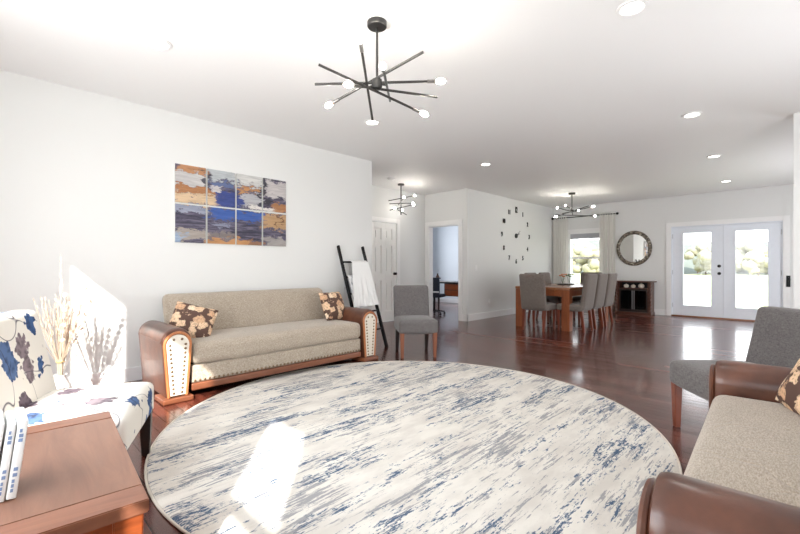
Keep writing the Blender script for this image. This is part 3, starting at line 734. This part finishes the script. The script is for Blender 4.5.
# ------------------------------------------------------------------ throw pillows
def pillow(label, loc, rot, w=.42, h=.42, th=.15, group='leaf print throw pillows'):
    mb = MB(); n = 16; vs = []; fs = []
    for side in (1, -1):
        for i in range(n + 1):
            for j in range(n + 1):
                u = -1 + 2 * i / n; v = -1 + 2 * j / n
                e = (max(0, 1 - u ** 2) * max(0, 1 - v ** 2)) ** .42
                pin = 1 - .06 * (1 - abs(u * v) ** .8) * (abs(u) ** 6 + abs(v) ** 6) / 2
                zz = side * (th / 2) * e + .008 * noise.noise(Vector((u * 2, v * 2, side)))
                vs.append((u * w / 2 * pin, v * h / 2 * pin, zz))
    m_ = (n + 1) ** 2
    for s_ in (0, 1):
        for i in range(n):
            for j in range(n):
                a = s_ * m_ + i * (n + 1) + j; q = (a, a + n + 1, a + n + 2, a + 1)
                fs.append(q if s_ == 0 else q[::-1])
    def bd(s_): 
        r_ = [i * (n + 1) for i in range(n + 1)] + [n * (n + 1) + j for j in range(1, n + 1)] + [i * (n + 1) + n for i in range(n - 1, -1, -1)] + [j for j in range(n - 1, 0, -1)]
        return [x + s_ * m_ for x in r_]
    A, B = bd(0), bd(1)
    for k in range(len(A)): fs.append((A[k], B[k], B[(k + 1) % len(A)], A[(k + 1) % len(A)]))
    mb.add(vs, fs); t = thing('throw_pillow', label, 'pillow', loc, 0, group); t.rotation_euler = rot
    mb.build('pillow_cover', M['leafy'], t)
    return t
pillow('brown leaf print pillow leaning in the left corner of the long sofa', (-4.05, 1.385, .61), (R(58), R(16), R(66)), .37, .34, .13)
pillow('brown leaf print pillow leaning in the right corner of the long sofa', (-4.14, 3.06, .64), (R(66), 0, R(98)), .36, .36, .13)
pillow('brown leaf print pillow at the far end of the right-hand sofa', (.10, 2.49, .65), (R(62), R(6), R(-65)), .42, .42, .14)
pillow('brown leaf print pillow at the near end of the right-hand sofa, barely in view', (.13, 1.44, .63), (R(60), 0, R(-100)), .40, .38, .14)

# ------------------------------------------------------------------ grey slipper chairs
def slipper_chair(name, label, loc, rz, mat, lm, W=.49, D=.52, sz0=.30, sz1=.46, top=.87, group=None, rake=12, legt=.026, legb=.018, cat='chair', curve=.02, bt=.085, dome=.025):
    """front faces local -y; origin on the floor between the front legs' line and the back"""
    t = thing(name, label, cat, loc, rz, group)
    def seatd(p_):
        return Vector((p_.x, p_.y, p_.z))
    MB().rbox(0, 0, (sz0 + sz1) / 2, W, D, sz1 - sz0, .035, 4, (0, 0, dome), 8, deform=seatd).build('seat', mat, t)
    tn = math.tan(R(rake))
    def bd(p_):
        dz = p_.z - sz0
        return Vector((p_.x, p_.y + dz * tn - curve * (1 - (2 * p_.x / W) ** 2) * -1 * min(1, dz * 3), p_.z))
    MB().rbox(0, D / 2 - bt * .35, (top + sz0 + .02) / 2, W * .985, bt, top - sz0 - .02, .032, 4, (0, .012, 0), 8, deform=bd).build('backrest', mat, t)
    for sx_ in (-1, 1):
        MB().taper(sx_ * (W / 2 - .04), -D / 2 + .04, 0, sz0 + .01, legb, legt).build('leg', lm, t, smooth=False, bevel=.003)
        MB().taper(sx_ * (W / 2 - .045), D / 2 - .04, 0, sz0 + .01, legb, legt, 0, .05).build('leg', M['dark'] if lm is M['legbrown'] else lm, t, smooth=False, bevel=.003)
    return t
# grey chair by the hall
fd = Vector((.8, -.61, 0)); ang1 = math.atan2(fd.x, -fd.y)
slipper_chair('slipper_chair', 'grey upholstered slipper chair standing beside the leaning ladder and long sofa', (-3.55, 3.92, 0), ang1, M['grey'], M['legbrown'])
ang2 = math.atan2(-.77, .64)
slipper_chair('slipper_chair', 'grey upholstered slipper chair behind the right-hand sofa', (-.29, 3.38, 0), ang2, M['grey'], M['leg'], W=.56, D=.54, curve=.05, top=.85)
# floral accent chair
ang3 = math.atan2(.42, -.91)
acc = slipper_chair('accent_chair', 'cream armless chair with blue and mauve flowers, in the sun beside the dried grasses', (-2.62, .36, 0), ang3, M['floral'], M['dark'], W=.66, D=.54, sz0=.25, sz1=.43, top=.885, rake=11, legt=.03, legb=.02, cat='chair', bt=.12, dome=.03)

# ------------------------------------------------------------------ coffee table
t = thing('coffee_table', 'low brown wooden coffee table in the bottom left corner', 'table', (-1.72, -.051, 0), R(-4.7))
hx, hy, zt = .443, .405, .5
MB().box(-hx + .1, hx - .1, -hy, hy, zt - .035, zt).build('tabletop', M['table_top'], t, smooth=False, bevel=.003)
for s_ in (-1, 1):
    a, b_ = sorted((s_ * (hx - .099), s_ * hx)); MB().box(a, b_, -hy, hy, zt - .035, zt + .001).build('breadboard_end', M['table_end'], t, smooth=False, bevel=.003)
    # end panel with a cut-out handle
    x0, x1 = sorted((s_ * (hx - .05), s_ * (hx - .025)))
    mb = MB().box(x0, x1, -hy + .05, -.02, .1, zt - .036).box(x0, x1, .14, hy - .05, .1, zt - .036).box(x0, x1, -.02, .14, .1, .36).box(x0, x1, -.02, .14, .405, zt - .036)
    mb.build('end_panel', M['table_body'], t, smooth=False)
    y0, y1 = sorted((s_ * (hy - .05), s_ * (hy - .03))); MB().box(-hx + .06, hx - .06, y0, y1, .1, zt - .036).build('side_panel', M['table_body'], t, smooth=False)
for sx_ in (-1, 1):
    for sy_ in (-1, 1):
        MB().taper(sx_ * (hx - .045), sy_ * (hy - .045), 0, zt - .036, .028, .034).build('leg', M['table_body'], t, smooth=False, bevel=.003)
MB().box(-hx + .08, hx - .08, -hy + .07, hy - .07, .1, .12).build('lower_shelf', M['table_body'], t, smooth=False)
# books
labs = ['white-spined book with blue print, first of the row and farthest right on the coffee table',
        'white-spined book standing second in the row on the coffee table',
        'pale grey book standing third in the row on the coffee table', 'white book at the left end of the row, cut by the photo edge']
for k in range(4):
    th = .021 if k != 1 else .018
    y = .068 - k * .0235
    b_ = thing('book', labs[k], 'book', (-1.50, y, zt), 0, 'white books on the coffee table'); b_.rotation_euler = (R(-7), 0, 0)
    hgt = (.205, .2, .208, .2)[k]; dp = .15
    MB().rbox(-dp / 2, -th / 2, hgt / 2 + .001, dp, th, hgt, .003, 2, k=2).build('cover', M['paper'] if k != 2 else M['cover'], b_)
    MB().box(-dp + .001, -.006, -th + .0035, -.0035, hgt - .001, hgt + .0015).build('page_block', M['canvas_edge'], b_, smooth=False)
    for z0 in ([.02, .032, .044, .06, .075, .15, .162, .175] if k != 2 else [.12]):
        MB().box(.0002, .0008, -th * .72, -th * (.45 if (z0 * 1000) % 3 else .3), z0, z0 + .009).build('spine_print', M['print'], b_, smooth=False)

# ------------------------------------------------------------------ canvases
Y0, Y1, Z0, Z1 = 1.425, 2.715, 1.38, 2.205; gap = .018
cw = (Y1 - Y0 - 3 * gap) / 4; ch = (Z1 - Z0 - gap) / 2
ords = ['leftmost', 'second from the left', 'third from the left', 'rightmost']
for r_ in range(2):
    for k in range(4):
        y = Y0 + k * (cw + gap); z = Z0 + (1 - r_) * (ch + gap)
        t = thing('canvas_panel', 'abstract blue and ochre canvas, %s in the %s row above the sofa' % (ords[k], ('upper', 'lower')[r_]), 'painting', (-4.7, y, z), 0, 'abstract canvas panels')
        MB().box(.001, .024, 0, cw, 0, ch).build('stretcher', M['canvas_edge'], t, smooth=False)
        MB().box(.0242, .0262, .0, cw, .0, ch).build('painted_face', M['art'], t, smooth=False)

# ------------------------------------------------------------------ dried grasses in a floor vase
vx, vy = -4.33, .46
t = thing('floor_vase', 'white floor vase behind the floral chair', 'vase', (vx, vy, 0))
MB().lathe([(.05, 0), (.07, .01), (.085, .07), (.07, .15), (.042, .20), (.038, .22), (.045, .24), (.04, .238), (.033, .22), (.035, .2), (.03, .17)], seg=28).build('vase_body', M['ceramic'], t)
t = thing('dried_grass_bouquet', 'tall bunch of pale dried grasses and round leaves by the sunlit wall', 'dried plant', (vx, vy, .1))
rg = random.Random(11)
stems = MB(); plume = MB(); tips = []
for k in range(46):
    a = rg.uniform(0, 2 * PI); sp = rg.uniform(.03, .21) if k else .02; L_ = rg.uniform(.62, .80) if k else 1.12
    dx, dy = math.cos(a) * sp * .85, math.sin(a) * sp
    if vx + dx * 1.1 < -4.66: dx = -.29
    p0 = Vector((math.cos(a) * .012, math.sin(a) * .012, .02)); p1 = Vector((dx * .1, dy * .1, .24)); p2 = Vector((dx * .55, dy * .55, L_ * .62)); p3 = Vector((dx, dy, L_))
    stems.tube([p0, p1, p2, p3], [.0028, .0024, .002, .0012], 5)
    # feathery head
    n_ = 9 if k else 18
    for q in range(n_):
        f = q / n_; base = p2.lerp(p3, f); d = (p3 - p2).normalized()
        o = Vector((rg.gauss(0, 1), rg.gauss(0, 1), rg.gauss(0, .5))).normalized()
        ln = .034 * (1 - f * .6)
        plume.tube([base, base + d * ln * .8 + o * ln * .45, base + d * ln * 1.6 + o * ln * .5], [.0012, .0032, .0006], 4, caps=False)
stems.build('stalks', M['stem'], t); plume.build('plumes', M['grass_dry'], t)
mb = MB()
for (sx_, sy_, h_) in ((.06, .16, .78), (.10, .02, .72), (-.02, .22, .66)):
    for q in range(7):
        f = .45 + q * .085; c_ = (sx_ * f, sy_ * f, .1 + h_ * f); mb.ball(c_, .022, 10, (.9, .35, 1) if q % 2 else (.35, .9, 1))
    mb.tube([(0, 0, .1), (sx_ * .5, sy_ * .5, .1 + h_ * .5), (sx_, sy_, .1 + h_)], .002, 5)
mb.build('round_leaf_sprays', M['euc'], t)
MB().tube([(.024 * math.cos(a * PI / 8), .024 * math.sin(a * PI / 8), .245) for a in range(17)], .006, 6).build('twine_tie', M['twine'], t)

# ------------------------------------------------------------------ blanket ladder and throws
t = thing('blanket_ladder', 'black wooden blanket ladder leaning on the wall beside the long sofa', 'ladder', (-4.15, 3.76, 0))
foot = Vector((0, 0, .0)); topp = Vector((-.522, 0, 1.42)); LD = topp
for y in (-.225, .225):
    d = LD.normalized(); mb = MB()
    nrm = Vector((d.z, 0, -d.x))
    ps = []
    for e, base in ((0, foot), (1, topp)):
        for i in (-1, 1):
            for j in (-1, 1): ps.append(base + Vector((0, y + i * .012, 0)) + (Vector((.026 * j, 0, 0)) if e == 0 else nrm * .02 * j))
    mb.add(ps, [(0, 1, 3, 2), (4, 6, 7, 5), (0, 4, 5, 1), (2, 3, 7, 6), (0, 2, 6, 4), (1, 5, 7, 3)])
    mb.build('ladder_rail', M['black'], t, smooth=False)
for z in (.25, .5, .75, .98, 1.19):
    x = LD.x * z / LD.z; MB().tube([(x, -.215, z), (x, .215, z)], .013, 10).build('rung', M['black'], t)
def drape(name, label, mat, y0, y1, zr, zf, zb, flare, parent_loc, seed, push=0, skew=0):
    """cloth hung over the rung at height zr, falling to zf in front and zb behind"""
    mb = MB(); ny, nz = 22, 26; path = []
    xr = LD.x * zr / LD.z
    for k in range(nz + 1):
        s_ = k / nz
        if s_ < .35:
            f = s_ / .35; z = zb + (zr - zb) * f; x = -.022
            x = -.035 + .012 * f
        elif s_ < .45:
            f = (s_ - .35) / .1; a = PI - PI * f; x = .022 * math.cos(a); z = zr + .018 * math.sin(a) + .0
        else:
            f = (s_ - .45) / .55; z = zr - (zr - zf) * f; x = LD.x * z / LD.z - xr + .035 + push
        path.append((xr + x, z, s_))
    vs = []
    for sgn in (0, 1):
        for (x, z, s_) in path:
            f = max(0, (s_ - .45) / .55)
            for j in range(ny + 1):
                v = j / ny; yc = (y0 + y1) / 2; y = yc + (v - .5) * (y1 - y0) * (1 + flare * f) + skew * f
                w = .014 * math.sin(v * 26 + seed + f * 1.2) * (.25 + f) + .02 * noise.noise(Vector((v * 3, z * 3, seed))) * f
                off = .005 * sgn * (1 if s_ > .4 else -1)
                vs.append((x + abs(w) * (1 if s_ > .4 else -1) + off, y, z - (.02 * noise.noise(Vector((v * 3, seed, 1))) if s_ in (0, 1) else 0)))
    fs = []; m_ = (nz + 1) * (ny + 1)
    for sgn in (0, 1):
        for i in range(nz):
            for j in range(ny):
                a = sgn * m_ + i * (ny + 1) + j; fs.append((a, a + 1, a + ny + 2, a + ny + 1))
    for j in range(ny):
        for i in (0, nz):
            a = i * (ny + 1) + j; fs.append((a, a + 1, a + 1 + m_, a + m_))
    for i in range(nz):
        for j in (0, ny):
            a = i * (ny + 1) + j; fs.append((a, a + ny + 1, a + ny + 1 + m_, a + m_))
    mb.add(vs, fs); o = mb.build(name, mat); o.location = parent_loc
    return tag(o, label, 'blanket')
drape('throw_blanket', 'plain white throw hanging over the top rung of the ladder', M['white_cloth'], -.09, .205, 1.2, .58, .9, .62, (-4.15, 3.76, 0), 1.0, .022, -.07)
drape('throw_blanket', 'grey and white patterned throw on the left side of the ladder', M['grey_cloth'], -.205, -.03, .99, .56, .75, .1, (-4.15, 3.76, 0), 4.0)

# ------------------------------------------------------------------ wall clock
cy, cz = 9.02, 1.87
t = thing('wall_clock', 'frameless black clock of loose numerals spread on the wall', 'clock', (-4.9, cy, cz))
def text_mesh(s, size):
    cu = bpy.data.curves.new('numeral', 'FONT'); cu.body = s; cu.size = size; cu.extrude = .006; cu.align_x = 'CENTER'; cu.align_y = 'CENTER'; cu.offset = .004
    ob = bpy.data.objects.new('tmp', cu); COL.objects.link(ob); bpy.context.view_layer.update()
    me = bpy.data.meshes.new_from_object(ob.evaluated_get(bpy.context.evaluated_depsgraph_get()))
    bpy.data.objects.remove(ob); return me
for k in range(1, 13):
    a = R(30 * k); me = text_mesh(str(k), .20 if k == 12 else .145); me.materials.append(M['black'])
    o = bpy.data.objects.new('numeral', me); COL.objects.link(o); o.parent = t
    o.location = (.008, .66 * math.sin(a), .62 * math.cos(a)); o.rotation_euler = (R(90), 0, R(90)); o.scale = (.6 if k == 12 else .85, 1, 1)
MB().tube([(.001, 0, 0), (.02, 0, 0)], .055, 24).build('clock_hub', M['black'], t)
def hand(name, a, L_, w):
    d = Vector((0, math.sin(a), math.cos(a))); n_ = Vector((0, math.cos(a), -math.sin(a)))
    ps = [d * -.05 - n_ * w, d * -.05 + n_ * w, d * L_ + n_ * w * .4, d * L_ - n_ * w * .4]
    MB().add([p_ + Vector((x, 0, 0)) for x in (.022, .026) for p_ in ps], [(0, 1, 2, 3), (7, 6, 5, 4), (0, 4, 5, 1), (1, 5, 6, 2), (2, 6, 7, 3), (3, 7, 4, 0)]).build(name, M['black'], t, smooth=False)
hand('hour_hand', R(66), .15, .012); hand('minute_hand', R(52), .21, .006)

# switches and outlets
def plate(name, label, cat, loc, w, h, axis):
    t = thing(name, label, cat, loc)
    if axis == 'x': MB().rbox(.004, 0, 0, .008, w, h, .003, 2, k=2).build('cover_plate', M['cover'], t); MB().box(.008, .013, -.012, .012, -.025, .025).build('rocker' if cat == 'switch' else 'socket_face', M['trim'], t, smooth=False)
    return t
plate('light_switch', 'white light switch on the wall left of the clock', 'switch', (-4.9, 7.32, 1.10), .075, .115, 'x')
plate('power_outlet', 'white power outlet low on the clock wall', 'outlet', (-4.9, 7.83, .36), .07, .115, 'x')

# ------------------------------------------------------------------ curtains
rod = thing('curtain_rod', 'black curtain rod with ball ends above the dining window', 'curtain rod', (-4.055, YB - .09, 2.445))
MB().tube([(-.80, 0, 0), (.80, 0, 0)], .012, 12).build('rod', M['black'], rod)
for s_ in (-1, 1):
    MB().ball((s_ * .82, 0, 0), .032, 14).build('finial', M['black'], rod)
    MB().tube([(s_ * .7, 0, 0), (s_ * .7, .088, 0)], .008, 8).tube([(s_ * .7, .08, 0), (s_ * .7, .09, 0)], .025, 12).build('bracket', M['black'], rod)
def curtain(label, x0, x1, seed):
    mb = MB(); nx, nz = 70, 14; vs = []; fs = []
    for i in range(nx + 1):
        for k in range(nz + 1):
            u = i / nx; v = k / nz; z = .02 + 2.45 * v
            fold = math.sin(u * 2 * PI * 6.5 + seed + .25 * math.sin(v * 3))
            y = YB - .092 + (.03 + .012 * (1 - v)) * fold if v < .97 else YB - .092 + .016 * fold
            vs.append((x0 + (x1 - x0) * u + .012 * math.sin(v * 4 + seed + u * 5) * (1 - v), y, z))
    for i in range(nx):
        for k in range(nz):
            a = i * (nz + 1) + k; fs.append((a, a + nz + 1, a + nz + 2, a + 1))
    mb.add(vs, fs); o = mb.build('sheer_curtain', M['sheer'])
    md = o.modifiers.new('thickness', 'SOLIDIFY'); md.thickness = .002
    return tag(o, label, 'curtain', 'sheer curtains')
curtain('sheer white curtain on the left of the dining window', -4.86, -4.46, 0)
curtain('sheer white curtain on the right of the dining window', -3.66, -3.27, 2)

# ------------------------------------------------------------------ mirror and fireplace
t = thing('round_mirror', 'round mirror in a mosaic frame above the electric fireplace', 'mirror', (-2.89, YB, 1.575))
def ring_y(mb, prof, seg=48):
    vs = []; fs = []; n_ = len(prof)
    for k in range(seg):
        a = 2 * PI * k / seg
        for r_, y in prof: vs.append((r_ * .915 * math.cos(a), y, r_ * math.sin(a)))
    for k in range(seg):
        for i in range(n_):
            a = k * n_ + i; b_ = k * n_ + (i + 1) % n_; c_ = ((k + 1) % seg) * n_ + (i + 1) % n_; d = ((k + 1) % seg) * n_ + i; fs.append((a, b_, c_, d))
    return mb.add(vs, fs)
ring_y(MB(), [(.335, -.002), (.335, -.022), (.36, -.032), (.40, -.032), (.425, -.018), (.425, -.002)]).build('mosaic_frame', M['mosaic'], t)
mb = MB(); vs = [(0, -.012, 0)] + [(.338 * .915 * math.cos(2 * PI * k / 48), -.012, .338 * math.sin(2 * PI * k / 48)) for k in range(48)]
vs += [(v[0], -.006, v[2]) for v in vs]
fs = [(0, 1 + k, 1 + (k + 1) % 48) for k in range(48)] + [(49, 50 + (k + 1) % 48, 50 + k) for k in range(48)] + [(1 + k, 50 + k, 50 + (k + 1) % 48, 1 + (k + 1) % 48) for k in range(48)]
mb.add(vs, fs).build('mirror_glass', M['mirror'], t)

t = thing('electric_fireplace', 'dark wooden electric fireplace cabinet under the round mirror', 'fireplace', (-2.83, YB - .19, 0))
w, d = .39, .16
MB().rbox(0, -.01, .775, 2 * w + .08, 2 * d + .03, .03, .008).build('mantel_top', M['walnut'], t)
MB().box(-w, w, -d, d, 0, .06).build('plinth', M['walnut'], t, smooth=False, bevel=.004)
MB().box(-w + .09, w - .09, d - .03, d, .06, .76).build('back_panel', M['firebox'], t, smooth=False)
for s_ in (-1, 1):
    a, b_ = sorted((s_ * (w - .09), s_ * (w - .015))); MB().box(a, b_, -d + .04, d, .06, .76).build('side_panel', M['walnut'], t, smooth=False)
    pr = []
    for k in range(40):
        z = .06 + .70 * k / 39; pr.append((.024 + .007 * math.sin(k * 1.35) if 2 < k < 37 else .032, z))
    MB().lathe(pr, (s_ * (w - .03), -d + .03, 0), 14).build('turned_column', M['walnut'], t)
MB().box(-w + .09, w - .09, -d + .05, d - .03, .60, .62).build('shelf', M['walnut'], t, smooth=False)
MB().box(-w + .09, w - .09, -d + .05, -d + .07, .06, .12).box(-w + .09, w - .09, -d + .05, -d + .07, .56, .60).box(-w + .09, -w + .12, -d + .05, -d + .07, .12, .56).box(w - .12, w - .09, -d + .05, -d + .07, .12, .56).build('firebox_surround', M['dark'], t, smooth=False)
MB().box(-w + .12, w - .12, -d + .056, -d + .062, .12, .56).build('fire_glass', M['dark_glass'], t, smooth=False)
for x in (-.11, .11): MB().box(x * .15 - .012 if x < 0 else x * .15 - .004, x * .15 + .004 if x < 0 else x * .15 + .012, -d + .044, -d + .054, .12, .56).build('door_stile', M['steel'], t, smooth=False)
lg = MB()
for k in range(5): lg.tube([(-.22 + k * .1, -.0, .10 + .03 * (k % 2)), (-.12 + k * .1, .05, .14 + .04 * ((k + 1) % 2))], .03, 10)
lg.build('fire_log_set', M['log'], t)
for k, (x, s_, lb) in enumerate(((-.16, 1, 'left'), (-.01, .9, 'middle'), (.16, 1.15, 'right'))):
    o = thing('ornament', 'round cream ornament on the fireplace shelf, the %s of three' % lb, 'ornament', (-2.83 + x, YB - .25, .62), 0, 'cream ornaments on the fireplace')
    mb = MB(); vs = []; seg = 24
    rr = .056 * s_
    for i in range(9):
        tt = PI * (i + .5) / 9
        for q in range(seg):
            a = 2 * PI * q / seg; rb = rr * (1 + .06 * math.cos(a * 8)) * math.sin(tt); vs.append((rb * math.cos(a), rb * math.sin(a), rr * .85 - rr * .85 * math.cos(tt) * (1 if i else 1)))
    fs = [(i * seg + q, i * seg + (q + 1) % seg, (i + 1) * seg + (q + 1) % seg, (i + 1) * seg + q) for i in range(8) for q in range(seg)]
    fs += [tuple(range(seg))[::-1], tuple(range(8 * seg, 9 * seg))]
    mb.add(vs, fs).build('ornament_body', M['cream'], o)
    MB().tube([(0, 0, rr * 1.66), (.004, 0, rr * 1.66 + .018)], [.006, .004], 6).build('stalk', M['stem'], o)

# small black wall hook rack right of the doors
t = thing('wall_hook', 'small black metal hook rack on the wall at the right of the french doors', 'hook', (-.10, YB, 1.02))
t.location = (-.175, YB - .0205, .82)
MB().box(-.02, .04, -.006, 0, -.09, .13).build('hook_plate', M['black'], t, smooth=False)
for z in (-.06, .03, .1): MB().tube([(.01, -.006, z), (.0, -.045, z - .015), (.0, -.055, z + .03)], .007, 8).build('hook', M['black'], t)

# ------------------------------------------------------------------ dining set
dx, dy, dL, dW = -3.365, 8.13, 2.03, 1.03
t = thing('dining_table', 'chunky orange-brown wooden dining table between the grey chairs', 'table', (dx, dy, 0))
MB().rbox(0, 0, .735, dW, dL, .045, .006, 2, k=2).build('tabletop', M['dining_top'], t)
for sx_ in (-1, 1):
    for sy_ in (-1, 1): MB().box(sx_ * (dW / 2 - .075) - .07, sx_ * (dW / 2 - .075) + .07, sy_ * (dL / 2 - .075) - .07, sy_ * (dL / 2 - .075) + .07, 0, .711).build('leg', M['dining'], t, smooth=False, bevel=.004)
for sx_ in (-1, 1): MB().box(sx_ * (dW / 2 - .04) - .012, sx_ * (dW / 2 - .04) + .012, -dL / 2 + .146, dL / 2 - .146, .60, .711).build('apron', M['dining'], t, smooth=False)
for sy_ in (-1, 1): MB().box(-dW / 2 + .146, dW / 2 - .146, sy_ * (dL / 2 - .04) - .012, sy_ * (dL / 2 - .04) + .012, .60, .711).build('apron', M['dining'], t, smooth=False)
def parson(label, loc, rz):
    return slipper_chair('dining_chair', label, loc, rz, M['taupe'], M['leg'], W=.47, D=.46, sz0=.36, sz1=.47, top=1.0, group='grey parsons chairs around the dining table', rake=8, legt=.024, legb=.018, bt=.075, dome=.015, curve=.0)
parson('taupe upholstered chair at the near end of the dining table, its back to the camera', (dx + .01, 7.02, 0), R(180))
for k, (y, lb) in enumerate(((7.36, 'nearest of the three on the right side of the dining table'), (7.90, 'middle of the three on the right side of the dining table'), (8.44, 'farthest of the three on the right side of the dining table'))):
    parson('taupe upholstered chair, ' + lb, (dx + .50, y, 0), R(-90))
for k, (y, lb) in enumerate(((8.2, 'nearer of the two'), (8.86, 'farther of the two'))):
    parson('taupe upholstered chair on the left side of the dining table, %s there' % lb, (dx - .46, y, 0), R(90))
parson('taupe upholstered chair at the far window end of the dining table', (dx - .01, 9.36, 0), 0)
tr = thing('table_tray', 'dark round tray on the dining table under the flowers', 'tray', (-3.40, 8.3, .7585))
MB().lathe([(.15, 0), (.165, .005), (.17, .018), (.164, .018), (.155, .008), (.02, .007)], seg=28).build('tray_body', M['dark'], tr)
for k, (x, y, lb, fm) in enumerate(((-3.46, 8.28, 'left', 'flower_o'), (-3.34, 8.32, 'right', 'flower_g'))):
    j = thing('glass_jar', 'small clear glass jar of flowers on the dining table, the %s one' % lb, 'jar', (x, y, .768), 0, 'glass jars on the tray')
    MB().lathe([(.03, 0), (.036, .005), (.036, .09), (.028, .11), (.03, .125), (.027, .125), (.025, .11), (.033, .09), (.033, .01), (.02, .008)], seg=18).build('jar_body', M['glass'], j)
    f = thing('flower_bunch', 'small bunch of %s in the %s glass jar' % ('orange dried flowers' if k == 0 else 'green sprigs', lb), 'flowers', (x, y, .78), 0, 'table flowers')
    st = MB(); hd = MB()
    for q in range(9):
        a = q * 2.4; r_ = .02 + .006 * q; p_ = (r_ * math.cos(a), r_ * math.sin(a), .15 + .02 * (q % 3)); st.tube([(0, 0, .0), p_], .0015, 4); hd.ball(p_, .02, 8, (1, 1, .7))
    st.build('stems', M['flower_g'], f); hd.build('blooms', M[fm], f)

# ------------------------------------------------------------------ office beyond the doorway
t = thing('writing_desk', 'brown desk with a dark top in the room beyond the doorway', 'desk', (-6.10, 8.0, 0))
MB().rbox(0, 0, .745, 1.25, .62, .035, .008).build('desktop', M['dark'], t)
MB().box(.02, .56, -.26, .26, .43, .727).build('drawer_unit', M['walnut'], t, smooth=False, bevel=.004)
MB().box(.05, .53, -.275, -.262, .45, .57).build('drawer', M['table_body'], t, smooth=False, bevel=.003)
MB().box(.05, .53, -.275, -.262, .585, .71).build('drawer', M['table_body'], t, smooth=False, bevel=.003)
for sx_ in (-1, 1):
    for sy_ in (-1, 1): MB().taper(sx_ * .56, sy_ * .25, 0, .727, .014, .022).build('leg', M['dark'], t, smooth=False)
t = thing('desk_vase', 'dark slim vase at the left end of the desk', 'vase', (-6.45, 7.95, .7635))
MB().lathe([(.03, 0), (.05, .05), (.045, .11), (.02, .17), (.022, .2), (.015, .198)], seg=20).build('vase_body', M['walnut'], t)
t = thing('paper_stack', 'white sheets of paper lying on the desk', 'paper', (-6.12, 7.9, .7635))
MB().box(-.16, .14, -.11, .11, 0, .012).build('paper_pile', M['paper'], t, smooth=False)
t = thing('office_chair', 'dark chair in front of the desk, seen through the doorway', 'chair', (-6.17, 7.48, 0), R(200))
MB().rbox(0, 0, .45, .44, .44, .07, .03).build('seat', M['jacket'], t)
MB().rbox(0, .2, .66, .40, .05, .34, .024, 3, (0, .01, 0)).build('backrest', M['jacket'], t)
MB().tube([(0, 0, .08), (0, 0, .415)], .025, 12).build('gas_column', M['black'], t)
for k in range(5):
    a = 2 * PI * k / 5; MB().tube([(0, 0, .1), (.25 * math.cos(a), .25 * math.sin(a), .07)], [.022, .014], 8).ball((.25 * math.cos(a), .25 * math.sin(a), .031), .03, 10).build('base_spoke', M['black'], t)
MB().tube([(-.17, .19, .47), (-.17, .24, .6)], .012, 8).tube([(.17, .19, .47), (.17, .24, .6)], .012, 8).build('back_bracket', M['black'], t)
o = thing('draped_jacket', 'dark jacket with a pale band hung over the chair back', 'jacket', (-6.17, 7.48, 0), R(200))
MB().rbox(0, .262, .66, .43, .045, .42, .02, 3, k=4).rbox(0, .215, .862, .43, .14, .03, .014, 2, k=3).build('jacket_body', M['jacket'], o)
MB().rbox(0, .290, .55, .432, .012, .035, .004, 2, k=2).build('pale_band', M['lightband'], o)
